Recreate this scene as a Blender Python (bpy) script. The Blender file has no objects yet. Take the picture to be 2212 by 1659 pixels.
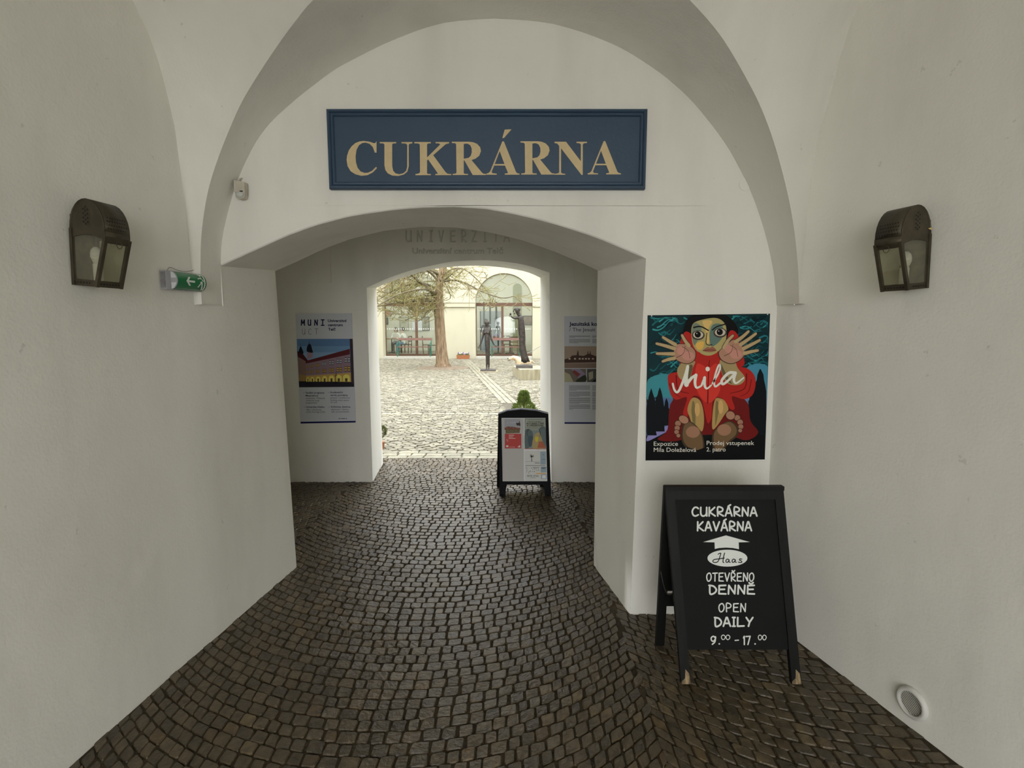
import bpy, bmesh, math, random
import numpy as np
from mathutils import Vector, Matrix
from mathutils.geometry import tessellate_polygon

random.seed(7); rng = np.random.default_rng(7)
scene = bpy.context.scene
COL = scene.collection

# ------------------------------------------------------------------ camera
F_PX, CAM_Z, HOR = 1130.0, 1.65, 698.0
PITCH = math.atan((829.5 - HOR) / F_PX)
cam_d = bpy.data.cameras.new('camera'); cam = bpy.data.objects.new('camera', cam_d); COL.objects.link(cam)
cam_d.sensor_width = 36.0; cam_d.lens = F_PX / 2212.0 * 36.0; cam_d.clip_end = 400; cam_d.clip_start = 0.02
cam.location = (0, 0, CAM_Z); cam.rotation_euler = (math.pi / 2 - PITCH, 0, 0)
scene.camera = cam

# ------------------------------------------------------------------ sky, daylight, exposure
world = bpy.data.worlds.new('overcast_sky'); scene.world = world; world.use_nodes = True
wn = world.node_tree.nodes; wn['Background'].inputs[0].default_value = (0.96, 0.98, 1.0, 1)
wn['Background'].inputs[1].default_value = 2.9
vs = scene.view_settings
vs.view_transform = 'Standard'; vs.look = 'None'; vs.gamma = 1.0; vs.use_curve_mapping = False
vs.exposure = 0.97

# portals: the open ends of the passage only guide the sampling of the sky
def portal(name, loc, rot, sx, sy):
    l = bpy.data.lights.new(name, 'AREA'); l.shape = 'RECTANGLE'; l.size = sx; l.size_y = sy; l.cycles.is_portal = True
    o = bpy.data.objects.new(name, l); COL.objects.link(o); o.location = loc; o.rotation_euler = rot
portal('daylight_portal', (0.1, -4.35, 1.8), (math.pi / 2, 0, 0), 3.8, 3.6)
portal('daylight_portal', (-0.5, 6.1, 1.1), (-math.pi / 2, 0, 0), 2.2, 2.4)

# ------------------------------------------------------------------ pixel -> place
cP, sP = math.cos(PITCH), math.sin(PITCH)
def ray(x, y):
    a = (x - 1106) / F_PX; b = -(y - 829.5) / F_PX
    return Vector((a, cP + b * sP, -sP + b * cP))
C0 = Vector((0, 0, CAM_Z))
def aty(x, y, Y): d = ray(x, y); return C0 + d * (Y / d.y)
def atz(x, y, z=0.0): d = ray(x, y); return C0 + d * ((z - CAM_Z) / d.z)
class Plane:
    def __init__(s, p, n): s.p = Vector(p); s.n = Vector(n).normalized()
    def at(s, x, y, off=0.0):
        d = ray(x, y); p = s.p + s.n * off
        return C0 + d * ((p - C0).dot(s.n) / d.dot(s.n))
def crop(x0, y0, k):                                   # coordinates read in an enlarged crop
    return lambda p: (x0 + p[0] * k, y0 + p[1] * k)

# ------------------------------------------------------------------ materials
MATS = {}
def srgb(r, g, b):
    f = lambda c: (c / 255 / 12.92) if c <= 10 else ((c / 255 + .055) / 1.055) ** 2.4
    return (f(r), f(g), f(b))
def mat(name, col=(.5, .5, .5), rough=.6, var=0.0, scale=8.0, bump=0.0, bscale=60.0, metal=0.0, spec=.5, col2=None, attr=False, emit=0.0, detail=6.0, stretch=None):
    if name in MATS: return MATS[name]
    m = bpy.data.materials.new(name); m.use_nodes = True; MATS[name] = m
    nt = m.node_tree; N = nt.nodes; L = nt.links; b = N['Principled BSDF']
    b.inputs['Roughness'].default_value = rough; b.inputs['Metallic'].default_value = metal
    b.inputs['Specular IOR Level'].default_value = spec
    b.inputs['Base Color'].default_value = (*col, 1)
    tc = N.new('ShaderNodeTexCoord'); src = tc.outputs['Object']
    if stretch:
        mp = N.new('ShaderNodeMapping'); mp.inputs['Scale'].default_value = stretch; L.new(src, mp.inputs['Vector']); src = mp.outputs['Vector']
    out = None
    if var > 0 or col2:
        n = N.new('ShaderNodeTexNoise'); n.inputs['Scale'].default_value = scale; n.inputs['Detail'].default_value = detail
        L.new(src, n.inputs['Vector'])
        r = N.new('ShaderNodeValToRGB'); r.color_ramp.elements[0].position = .32; r.color_ramp.elements[1].position = .68
        c2 = col2 or tuple(c * (1 - var) for c in col)
        r.color_ramp.elements[0].color = (*c2, 1); r.color_ramp.elements[1].color = (*col, 1)
        L.new(n.outputs['Fac'], r.inputs['Fac']); out = r.outputs['Color']
    if attr:
        a = N.new('ShaderNodeAttribute'); a.attribute_name = 'tint'
        mx = N.new('ShaderNodeMix'); mx.data_type = 'RGBA'; mx.blend_type = 'MULTIPLY'; mx.inputs[0].default_value = 1
        if out: L.new(out, mx.inputs[6])
        else: mx.inputs[6].default_value = (*col, 1)
        L.new(a.outputs['Color'], mx.inputs[7]); out = mx.outputs[2]
    if out: L.new(out, b.inputs['Base Color'])
    if bump > 0:
        n2 = N.new('ShaderNodeTexNoise'); n2.inputs['Scale'].default_value = bscale; n2.inputs['Detail'].default_value = 5
        L.new(src, n2.inputs['Vector'])
        bp = N.new('ShaderNodeBump'); bp.inputs['Strength'].default_value = bump; bp.inputs['Distance'].default_value = .01
        L.new(n2.outputs['Fac'], bp.inputs['Height']); L.new(bp.outputs['Normal'], b.inputs['Normal'])
    if emit:
        b.inputs['Emission Color'].default_value = (*col, 1); b.inputs['Emission Strength'].default_value = emit
    return m
def glass(name, tint=(.9, .93, .9), refl=.12, dirt=0.0):
    if name in MATS: return MATS[name]
    m = bpy.data.materials.new(name); m.use_nodes = True; MATS[name] = m
    nt = m.node_tree; N = nt.nodes; L = nt.links; N.remove(N['Principled BSDF'])
    t = N.new('ShaderNodeBsdfTransparent'); t.inputs[0].default_value = (*tint, 1)
    g = N.new('ShaderNodeBsdfGlossy'); g.inputs['Roughness'].default_value = .03; g.inputs['Color'].default_value = (1, 1, 1, 1)
    mx = N.new('ShaderNodeMixShader'); mx.inputs[0].default_value = refl
    L.new(t.outputs[0], mx.inputs[1]); L.new(g.outputs[0], mx.inputs[2])
    last = mx
    if dirt:
        d = N.new('ShaderNodeBsdfDiffuse'); d.inputs['Color'].default_value = (.34, .32, .25, 1)
        n = N.new('ShaderNodeTexNoise'); n.inputs['Scale'].default_value = 9
        tc = N.new('ShaderNodeTexCoord'); L.new(tc.outputs['Object'], n.inputs['Vector'])
        mt = N.new('ShaderNodeMath'); mt.operation = 'MULTIPLY'; mt.inputs[1].default_value = dirt * 2; L.new(n.outputs['Fac'], mt.inputs[0])
        m2 = N.new('ShaderNodeMixShader'); L.new(mt.outputs[0], m2.inputs[0]); L.new(mx.outputs[0], m2.inputs[1]); L.new(d.outputs[0], m2.inputs[2]); last = m2
    L.new(last.outputs[0], N['Material Output'].inputs[0])
    return m
def flat(rgb, k=1.0, rough=.55):                        # a print colour given as seen on the page
    c = tuple(min(.9, v * k) for v in srgb(*rgb))
    return mat('print_%d_%d_%d_%d' % (*rgb, int(k * 100)), c, rough, spec=.12)

def plaster(name, col, stain, amount, bump=.25):
    if name in MATS: return MATS[name]
    m = mat(name, col, .85, spec=.2); nt = m.node_tree; N = nt.nodes; L = nt.links; b = N['Principled BSDF']
    tc = N.new('ShaderNodeTexCoord')
    def noise(scale, det, st=(1, 1, 1), rough=.5):
        mp = N.new('ShaderNodeMapping'); mp.inputs['Scale'].default_value = st; L.new(tc.outputs['Object'], mp.inputs['Vector'])
        n = N.new('ShaderNodeTexNoise'); n.inputs['Scale'].default_value = scale; n.inputs['Detail'].default_value = det; n.inputs['Roughness'].default_value = rough
        L.new(mp.outputs['Vector'], n.inputs['Vector']); return n.outputs['Fac']
    def ramp(f, p0, p1, v0=0, v1=1):
        r = N.new('ShaderNodeMapRange'); r.inputs[1].default_value = p0; r.inputs[2].default_value = p1; r.inputs[3].default_value = v0; r.inputs[4].default_value = v1
        L.new(f, r.inputs[0]); return r.outputs[0]
    def mixc(f, a, bcol):
        x = N.new('ShaderNodeMix'); x.data_type = 'RGBA'; L.new(f, x.inputs[0])
        if isinstance(a, tuple): x.inputs[6].default_value = (*a, 1)
        else: L.new(a, x.inputs[6])
        x.inputs[7].default_value = (*bcol, 1); return x.outputs[2]
    c = mixc(ramp(noise(1.3, 5), .42, .72, 0, amount), col, stain)
    c = mixc(ramp(noise(3.0, 6, (1, 1, .22)), .5, .75, 0, amount * .8), c, tuple(v * .86 for v in stain))
    c = mixc(ramp(noise(16, 3, rough=.7), .70, .735, 0, .22), c, (.30, .27, .22))      # small scuffs
    L.new(c, b.inputs['Base Color'])
    add = N.new('ShaderNodeMath'); add.operation = 'ADD'; L.new(noise(7, 3), add.inputs[0])
    mu = N.new('ShaderNodeMath'); mu.operation = 'MULTIPLY'; mu.inputs[1].default_value = .25; L.new(noise(90, 4), mu.inputs[0]); L.new(mu.outputs[0], add.inputs[1])
    bp = N.new('ShaderNodeBump'); bp.inputs['Strength'].default_value = bump; bp.inputs['Distance'].default_value = .02
    L.new(add.outputs[0], bp.inputs['Height']); L.new(bp.outputs['Normal'], b.inputs['Normal'])
    return m
M_PLASTER = plaster('white_plaster', (.89, .87, .795), (.80, .775, .70), .55)
M_PLASTER_OUT = plaster('reveal_plaster', (.83, .83, .80), (.70, .70, .66), .4)
M_CREAM = plaster('cream_facade', (.55, .525, .40), (.50, .475, .355), .35, .15)
M_STONE = mat('passage_stone', (.105, .077, .040), .42, var=.5, scale=26, bump=.55, bscale=60, spec=.6, attr=True)
M_DIRT = mat('joint_dirt', (.075, .058, .036), .95, var=.5, scale=6, bump=.9, bscale=80, spec=.15)
M_COB = mat('courtyard_stone', (.285, .270, .215), .75, var=.3, scale=14, bump=.5, bscale=40, attr=True, spec=.3)
M_SAND = mat('courtyard_joint', (.13, .115, .085), .95, var=.4, scale=9, bump=.6, bscale=60)
M_BLACKWOOD = mat('black_painted_wood', (.008, .008, .007), .55, spec=.25, var=.35, scale=30, bump=.15, bscale=40, stretch=(1, 1, .15))
M_WORN = mat('worn_bare_wood', (.42, .30, .16), .8, col2=(.05, .035, .02), scale=90, stretch=(1, 1, .3))
M_BOARD = mat('blackboard', (.008, .009, .008), .7, var=.25, scale=6, spec=.2)
M_CHALK = mat('white_paint_lettering', (.78, .79, .74), .6)
M_NAVY = mat('navy_painted_wood', (.036, .072, .125), .5, var=.12, scale=3, bump=.1, bscale=50)
M_GOLD = mat('ochre_paint', (.72, .56, .31), .6, var=.08, scale=30)
M_LAMP = mat('aged_dark_brass', (.085, .068, .042), .5, var=.45, scale=14, metal=.4, bump=.2, bscale=60)
M_HOLE = mat('dark_hole', (.004, .004, .003), .9)
M_BLACKPL = mat('black_plastic', (.005, .005, .006), .6, spec=.12)
M_PAPER = mat('white_paper', (.74, .74, .73), .35, var=.05, scale=3)
M_BRONZE = mat('statue_bronze', (.075, .062, .055), .5, var=.6, scale=16, metal=.35, bump=1.0, bscale=30)
M_BARK = mat('bark', (.36, .26, .165), .9, col2=(.13, .085, .05), scale=9, bump=1.0, bscale=14, stretch=(3, 3, .35))
M_TWIG = mat('yellow_green_twigs', (.26, .25, .09), .8, col2=(.20, .145, .07), scale=2.0)
M_BRANCH = mat('grey_brown_branch', (.17, .14, .085), .85, var=.4, scale=5)
M_BROWNFR = mat('brown_window_frame', (.13, .065, .038), .5, var=.15, scale=6)
M_WINGLASS = glass('shop_glass', (.93, .96, .93), .05)
M_LAMPGLASS = glass('dusty_lamp_glass', (.92, .92, .86), .07, .09)
M_GREENIRON = mat('green_cast_iron', (.03, .17, .12), .5)
M_BENCHWOOD = mat('brown_bench_wood', (.20, .10, .075), .6, var=.25, scale=12)

# ------------------------------------------------------------------ mesh helpers
def origin(o):
    v = Vector((0, 0, 0))
    while o: v += o.location; o = o.parent
    return v
def tag(o, label=None, cat=None, group=None, kind=None):
    if label: o['label'] = label
    if cat: o['category'] = cat
    if group: o['group'] = group
    if kind: o['kind'] = kind
    return o
def thing(name, label, cat, loc=(0, 0, 0), group=None):
    o = bpy.data.objects.new(name, None); COL.objects.link(o); o.location = loc; o.empty_display_size = .1
    return tag(o, label, cat, group)
class MB:
    def __init__(s): s.v = []; s.f = []; s.m = []; s.cur = 0
    def add(s, vs, fs):
        b = len(s.v); s.v += [tuple(v) for v in vs]
        for f in fs: s.f.append(tuple(i + b for i in f)); s.m.append(s.cur)
        return s
    def obox(s, c, ax, ay, az):                          # centre and three half-axes
        c, ax, ay, az = Vector(c), Vector(ax), Vector(ay), Vector(az)
        vs = [c + ax * i + ay * j + az * k for i in (-1, 1) for j in (-1, 1) for k in (-1, 1)]
        return s.add(vs, [(0, 1, 3, 2), (4, 6, 7, 5), (0, 4, 5, 1), (2, 3, 7, 6), (0, 2, 6, 4), (1, 5, 7, 3)])
    def box(s, x0, x1, y0, y1, z0, z1):
        return s.obox(((x0 + x1) / 2, (y0 + y1) / 2, (z0 + z1) / 2), ((x1 - x0) / 2, 0, 0), (0, (y1 - y0) / 2, 0), (0, 0, (z1 - z0) / 2))
    def bar(s, a, b, w, d, side=(1, 0, 0)):              # rectangular bar from a to b
        a, b = Vector(a), Vector(b); t = (b - a); L = t.length; t.normalize(); u = Vector(side); u = (u - t * u.dot(t)).normalized(); v = t.cross(u)
        return s.obox((a + b) / 2, t * L / 2, u * w / 2, v * d / 2)
    def tube(s, pts, rad, n=8, cap=True, flatten=None):
        pts = [Vector(p) for p in pts]; k = len(pts)
        if not hasattr(rad, '__len__'): rad = [rad] * k
        rings = []; u = None
        for i in range(k):
            t = (pts[min(i + 1, k - 1)] - pts[max(i - 1, 0)])
            t = t.normalized() if t.length > 1e-9 else Vector((0, 0, 1))
            if u is None:
                u = t.orthogonal().normalized()
            else:
                u = (u - t * u.dot(t)); u = u.normalized() if u.length > 1e-6 else t.orthogonal().normalized()
            w = t.cross(u)
            rings += [pts[i] + (u * math.cos(2 * math.pi * j / n) + w * math.sin(2 * math.pi * j / n)) * rad[i] for j in range(n)]
        fs = [(i * n + j, i * n + (j + 1) % n, (i + 1) * n + (j + 1) % n, (i + 1) * n + j) for i in range(k - 1) for j in range(n)]
        if cap: fs += [tuple(range(n - 1, -1, -1)), tuple((k - 1) * n + j for j in range(n))]
        return s.add(rings, fs)
    def lathe(s, c, prof, n=16, ax=(1, 0, 0), ay=(0, 1, 0), az=(0, 0, 1)):
        c, ax, ay, az = Vector(c), Vector(ax), Vector(ay), Vector(az); vs = []
        for r, z in prof:
            vs += [c + az * z + (ax * math.cos(2 * math.pi * j / n) + ay * math.sin(2 * math.pi * j / n)) * r for j in range(n)]
        k = len(prof)
        fs = [(i * n + j, i * n + (j + 1) % n, (i + 1) * n + (j + 1) % n, (i + 1) * n + j) for i in range(k - 1) for j in range(n)]
        fs += [tuple(range(n - 1, -1, -1)), tuple((k - 1) * n + j for j in range(n))]
        return s.add(vs, fs)
    def ellipsoid(s, c, r, nu=12, nv=8):
        prof = [(max(.001, math.sin(math.pi * i / nv)), -math.cos(math.pi * i / nv)) for i in range(nv + 1)]
        return s.lathe(c, prof, nu, (r[0], 0, 0), (0, r[1], 0), (0, 0, r[2]))
    def poly(s, pts, holes=()):                          # planar polygon (concave, holes) as triangles
        loops = [[Vector(p) for p in pts]] + [[Vector(p) for p in h] for h in holes]
        allp = [p for l in loops for p in l]
        return s.add(allp, [tuple(t) for t in tessellate_polygon(loops)])
    def prism(s, pts, ext, holes=()):
        loops = [[Vector(p) for p in pts]] + [[Vector(p) for p in h] for h in holes]
        allp = [p for l in loops for p in l]; tri = [tuple(t) for t in tessellate_polygon(loops)]; n = len(allp); e = Vector(ext)
        fs = tri + [tuple(i + n for i in t) for t in tri]; b = 0
        for l in loops:
            k = len(l); fs += [(b + i, b + (i + 1) % k, b + (i + 1) % k + n, b + i + n) for i in range(k)]; b += k
        return s.add(allp + [p + e for p in allp], fs)
    def grid(s, rows):
        n = len(rows[0]); vs = [p for r in rows for p in r]
        return s.add(vs, [(i * n + j, i * n + j + 1, (i + 1) * n + j + 1, (i + 1) * n + j) for i in range(len(rows) - 1) for j in range(n - 1)])
    def build(s, name, m, parent=None, smooth=False, fix=True, weld=0.0, angle=None):
        me = bpy.data.meshes.new(name); O = origin(parent)
        me.from_pydata([(v[0] - O.x, v[1] - O.y, v[2] - O.z) for v in s.v], [], s.f)
        ms = m if isinstance(m, (list, tuple)) else [m]
        for x in ms: me.materials.append(x)
        if len(ms) > 1: me.polygons.foreach_set('material_index', s.m)
        if fix or weld:
            bm = bmesh.new(); bm.from_mesh(me)
            if weld: bmesh.ops.remove_doubles(bm, verts=bm.verts, dist=weld)
            if fix: bmesh.ops.recalc_face_normals(bm, faces=bm.faces)
            bm.to_mesh(me); bm.free()
        if smooth:
            me.polygons.foreach_set('use_smooth', [True] * len(me.polygons))
            if angle is not None: me.set_sharp_from_angle(angle=angle)
        me.update()
        o = bpy.data.objects.new(name, me); COL.objects.link(o)
        if parent: o.parent = parent
        return o
def struct(name, mb, m, label, **k):
    o = mb.build(name, m, None, **k); o['kind'] = 'structure'; o['label'] = label; return o
def copy_tree(o, parent=None):
    c = o.copy(); COL.objects.link(c)
    if parent: c.parent = parent
    for ch in list(o.children): copy_tree(ch, c)
    return c
def resample(pts, n):
    pts = [Vector(p) for p in pts]; d = [0]
    for a, b in zip(pts, pts[1:]): d.append(d[-1] + (b - a).length)
    out = []
    for i in range(n):
        t = d[-1] * i / (n - 1); k = 0
        while k < len(d) - 2 and d[k + 1] < t: k += 1
        u = 0 if d[k + 1] == d[k] else (t - d[k]) / (d[k + 1] - d[k])
        out.append(pts[k].lerp(pts[k + 1], min(1, max(0, u))))
    return out
def interp(tab, x):
    if x <= tab[0][0]: return tab[0][1]
    for (a, va), (b, vb) in zip(tab, tab[1:]):
        if x <= b: return va + (vb - va) * (x - a) / (b - a)
    return tab[-1][1]
def catmull(pts, sub=6):
    pts = [Vector(p) for p in pts]; out = []
    for i in range(len(pts) - 1):
        p0, p1, p2, p3 = pts[max(i - 1, 0)], pts[i], pts[i + 1], pts[min(i + 2, len(pts) - 1)]
        for j in range(sub):
            t = j / sub
            out.append(.5 * ((2 * p1) + (p2 - p0) * t + (2 * p0 - 5 * p1 + 4 * p2 - p3) * t * t + (3 * p1 - p0 - 3 * p2 + p3) * t ** 3))
    out.append(pts[-1]); return out


# ------------------------------------------------------------------ passage shell
YS = 2.808                                              # sign wall
YB = 3.414                                              # back of the first arch
YI = 5.301                                              # wall with the second arch
YO = 6.024                                              # courtyard face
WL = [(-4.3, -1.765), (.8, -1.765), (1.774, -1.655), (2.343, -1.598), (2.62, -1.558), (2.81, -1.538), (3.36, -1.470), (3.414, -1.462)]
WR = [(-4.3, 1.934), (.8, 1.934), (1.774, 1.684), (2.808, 1.418)]
wl = lambda y: interp(WL, y)
wr = lambda y: interp(WR, y)
RB = [(-1.538, 1.743), (-1.534, 1.972), (-1.521, 2.072), (-1.494, 2.18), (-1.45, 2.308), (-1.403, 2.416), (-1.336, 2.54), (-1.228, 2.675), (-1.072, 2.802), (-.888, 2.927),
      (-.708, 3.015), (-.48, 3.108), (-.292, 3.149), (-.106, 3.162), (.079, 3.156), (.241, 3.13), (.451, 3.065), (.639, 2.978), (.806, 2.868), (.977, 2.712), (1.128, 2.52), (1.233, 2.336), (1.315, 2.149), (1.369, 1.96), (1.406, 1.745)]
RIBL = [(-1.538, 2.622, 1.743), (-1.536, 2.625, 1.894), (-1.518, 2.625, 2.083), (-1.466, 2.603, 2.26), (-1.405, 2.594, 2.411), (-1.323, 2.575, 2.557), (-1.239, 2.535, 2.661), (-1.124, 2.475, 2.76), (-1.003, 2.409, 2.849),
        (-.904, 2.358, 2.916), (-.813, 2.308, 2.964), (-.60, 2.22, 3.06), (-.35, 2.15, 3.14), (-.09, 2.12, 3.162)]
RIBR = [(1.405, 2.588, 1.745), (1.385, 2.575, 1.888), (1.363, 2.559, 1.982), (1.335, 2.539, 2.08), (1.288, 2.511, 2.212), (1.232, 2.481, 2.337), (1.169, 2.442, 2.449), (1.107, 2.410, 2.547), (1.038, 2.376, 2.635),
        (.935, 2.334, 2.75), (.843, 2.294, 2.834), (.71, 2.252, 2.931), (.5, 2.18, 3.045), (.2, 2.13, 3.138), (-.09, 2.12, 3.162)]
LUNL = [(2.60, 1.74), (2.590, 1.95), (2.583, 2.166), (2.573, 2.342), (2.552, 2.564), (2.522, 2.69), (2.497, 2.77), (2.471, 2.847), (2.43, 2.92), (2.33, 3.05), (2.1, 3.24), (1.75, 3.42), (1.3, 3.55), (.8, 3.6)]
LUNR = [(2.69, 1.74), (2.67, 1.963), (2.657, 2.189), (2.626, 2.51), (2.588, 2.624), (2.562, 2.71), (2.535, 2.819), (2.482, 2.967), (2.38, 3.12), (2.1, 3.30), (1.75, 3.44), (1.3, 3.56), (.8, 3.6)]
NT = 64
def wall_columns(wx, lun, end):
    cols = [(y, 1.745) for y in (-4.3, -2.4, -1.2)] + [(1.6 - y, z) for y, z in lun] + [(y, z) for y, z in lun[::-1][1:]] + end
    return cols
lj = lambda y, z: wl(y) - .022 * z * min(1, max(0, (y - 2.81) / .6))     # the left jamb leans a little
cols = wall_columns(wl, LUNL, [(2.66, 1.79), (2.74, 1.79), (2.806, 1.79), (2.8085, 1.99), (2.95, 2.0), (3.15, 2.01), (3.30, 2.02), (3.385, 2.025)])
mb = MB()
rows = [[(lj(y, zt * k / 10), y, zt * k / 10) for y, zt in cols] for k in range(11)]
for k in range(11):                                     # soft rounded arris where the wall turns into the inner room
    z = rows[k][-1][2]; x0 = lj(3.385, z)
    rows[k] += [(x0 - .004, 3.402, z), (x0 - .016, 3.414, z), (x0 - .05, 3.42, z), (-2.9, 3.42, z)]
mb.grid(rows)
wall_left = struct('wall_left', mb, M_PLASTER, 'long white plastered left wall of the passage, slightly uneven', smooth=True, angle=.7)
cols = wall_columns(wr, LUNR, [(2.75, 1.80), (2.812, 1.80)])
mb = MB(); mb.grid([[(wr(y) + .012 * (1 - k / 5) * max(0, min(1, y - 1.8)), y, zt * k / 10) for y, zt in cols] for k in range(11)])
wall_right = struct('wall_right', mb, M_PLASTER, 'white plastered right wall of the passage with a lamp and a round vent', smooth=True, angle=.7)

# sign wall with the wide segmental opening
A1 = [aty(x, y, YS) for x, y in [(480, 574), (560, 536), (620, 509), (680, 487), (760, 466), (857, 452.5), (920, 448), (981, 446.8), (1048, 451), (1095, 459), (1141.6, 469), (1185, 480), (1228.6, 493), (1289, 513), (1340, 534), (1394, 558)]]
A1[0].x = -1.5345; A1[0].z = 1.950
JR0, JR1 = Vector((.672, YS, 0)), A1[-1]
RBs = [(p.x, p.z) for p in catmull([(x, 0, z) for x, z in RB], 4)]
outer = [Vector((x * 1.012, YS, z + .012)) for x, z in RBs[4:]]
n_arch = 30
A1r = resample(A1, n_arch)
face = [JR0, Vector((1.432, YS, 0)), Vector((1.42, YS, 1.0))] + outer[::-1] + A1r
mb = MB(); mb.poly(face)
B1 = [Vector((-1.505, YB, 1.985))] + [aty(x, y, YB) for x, y in [(650, 562), (700, 538), (760, 516), (830, 499), (914, 490), (985, 492), (1060, 503), (1130, 520), (1200, 545), (1250, 566)]] + [Vector((.548, YB, 1.985))]
B1r = resample(B1, n_arch)
eA, eB = A1r[0] + Vector((-.08, 0, -.03)), B1r[0] + Vector((-.08, 0, -.03))
mb.grid([[a.lerp(b, k / 6) for a, b in zip([eA] + A1r, [eB] + B1r)] for k in range(7)])
JB0, JB1 = Vector((.560, YB, 0)), B1r[-1]
mb.grid([[JR0.lerp(JR1, j / 6).lerp(JB0.lerp(JB1, j / 6), k / 6) for j in range(7)] for k in range(7)])
mb.poly([Vector((2.0, YB, 0)), Vector((2.0, YB, 3.0)), Vector((-2.9, YB, 3.0)), Vector((-2.9, YB, 1.985))] + B1r + [JB0])
mb.add([(-1.56, YS, 1.74), (-1.533, YS, 1.74), (-1.533, YS, 1.96), (-1.56, YS, 1.96)], [(0, 1, 2, 3)])
wall_front = struct('wall_front', mb, M_PLASTER, 'white wall with the blue sign over a wide flat-arched opening', weld=.0005, smooth=True, angle=.5)
bv = wall_front.modifiers.new('worn_arris', 'BEVEL'); bv.width = .008; bv.segments = 2; bv.limit_method = 'ANGLE'; bv.angle_limit = .6

# vault: rib soffit, webs rising from the corners, crown
mb = MB()
Lc = resample([(wl(y), y, z) for y, z in LUNL], NT); Rc = resample([(wr(y), y, z) for y, z in LUNR], NT)
Rl = resample(catmull(RIBL, 4), NT); Rr = resample(catmull(RIBR, 4), NT)
K = Vector((.05, .8, 4.05))
def web(Lp, Rp):
    rows = []
    for i in range(NT):
        t = i / (NT - 1); mid = (Lp[i] + Rp[i]) / 2; ctrl = mid.lerp(K, t ** 2.6 * .9) + (Vector((mid.x * .05, .05, .04)) * min(1, t * 4) * (1 - t))
        rows.append([Lp[i] * (1 - u) ** 2 + ctrl * 2 * u * (1 - u) + Rp[i] * u * u for u in [k / 10 for k in range(11)]])
    return rows
def mirror(p, sx): return Vector((p.x * sx, 1.6 - p.y, 1.743 + (p.z - 1.743) * 1.22))
quads = []
wA, wB = web(Lc, Rl), web(Rc, Rr)
LcM = [Vector((wl(1.6 - p.y), 1.6 - p.y, p.z)) for p in Lc]; RcM = [Vector((wr(1.6 - p.y), 1.6 - p.y, p.z)) for p in Rc]
RlM = [mirror(p, 1.14) for p in Rl]; RrM = [mirror(p, 1.37) for p in Rr]
wC, wD = web(LcM, RlM), web(RcM, RrM)
for w in (wA, wB, wC, wD): mb.grid(w)
loop = wA[-1] + wB[-1][::-1][1:] + wD[-1][1:] + wC[-1][::-1][1:-1]
ctr = Vector((.05, .8, 3.86)); mb.add(loop + [ctr], [(i, (i + 1) % len(loop), len(loop)) for i in range(len(loop))])
def soffit(front, yb, n=6):
    mb.grid([[Vector((p.x, p.y + (yb - p.y) * k / n, p.z)) for p in front] for k in range(n + 1)])
soffit(Rl + Rr[::-1][1:], YS + .004)
soffit(RlM + RrM[::-1][1:], -4.3)
mb.add([(-1.538, 2.622, 1.744), (-1.536, YS, 1.744), (-1.60, YS, 1.744), (-1.60, 2.60, 1.744)], [(0, 1, 2, 3)])
mb.add([(1.405, 2.588, 1.745), (1.406, YS, 1.745), (1.50, YS, 1.745), (1.50, 2.66, 1.745)], [(0, 1, 2, 3)])
ceiling = struct('ceiling', mb, M_PLASTER, 'white groined vault over the passage with a wall arch above the sign', weld=.0008, smooth=True, angle=.55)

rear = RlM + RrM[::-1][1:]; YE = -4.3  # unseen outer shell, added to keep sky light from leaking in round the passage
mb = MB(); mb.poly([Vector((-3.3, YE, 0)), Vector((-3.3, YE, 9)), Vector((3.3, YE, 9)), Vector((3.3, YE, 0)), Vector((wr(YE), YE, 0)), Vector((wr(YE), YE, 1.745))] + [Vector((p.x, YE, p.z)) for p in rear[::-1]] + [Vector((wl(YE), YE, 1.745)), Vector((wl(YE), YE, 0))])
for x in (-3.3, 3.3): mb.add([(x, YE, 0), (x, 6.02, 0), (x, 6.02, 9), (x, YE, 9)], [(0, 1, 2, 3)])
struct('wall_light_shell', mb, M_PLASTER_OUT, 'unseen street front and side walls added to block light leaks, with the open passage arch')

# inner bay: side walls, ceiling, second arch to the courtyard
struct('wall_inner_left', MB().box(-3.0, -2.9, YB, YI, 0, 3.0), M_PLASTER, 'white side wall of the inner bay beside the left information panel')
struct('wall_inner_right', MB().box(2.0, 2.1, YB, YI, 0, 3.0), M_PLASTER, 'white side wall of the inner bay beside the right information panel')
struct('ceiling_inner', MB().box(-3.0, 2.1, YB - .0, YI, 3.0, 3.1), M_PLASTER, 'white ceiling over the inner bay')
A2 = [aty(x, y, YI) for x, y in [(792, 621.6), (840, 600), (891, 583), (939, 572), (979, 565), (1035, 562), (1078, 564), (1128, 571), (1158, 579), (1187, 589)]]
B2 = [aty(x, y, YO) for x, y in [(813, 622), (834, 612.6), (879, 597), (920, 585), (959, 578), (1019, 574), (1078, 577), (1128, 585), (1150, 592), (1167, 600)]]
A2r, B2r = resample(catmull(A2, 4), 28), resample(catmull(B2, 4), 28)
L0, R0 = Vector((-1.453, YI, 0)), Vector((.412, YI, 0)); L1, R1 = Vector((-1.522, YO, 0)), Vector((.335, YO, 0))
mb = MB(); mb.poly([R0, Vector((2.05, YI, 0)), Vector((2.05, YI, 3.05)), Vector((-2.95, YI, 3.05)), Vector((-2.95, YI, 0)), L0] + A2r)
wall_back = struct('wall_back', mb, M_PLASTER, 'white wall with two information panels and raised lettering over the second arch')
mb = MB()
mb.grid([[a.lerp(b, k / 5) for a, b in zip(A2r, B2r)] for k in range(6)])
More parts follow.
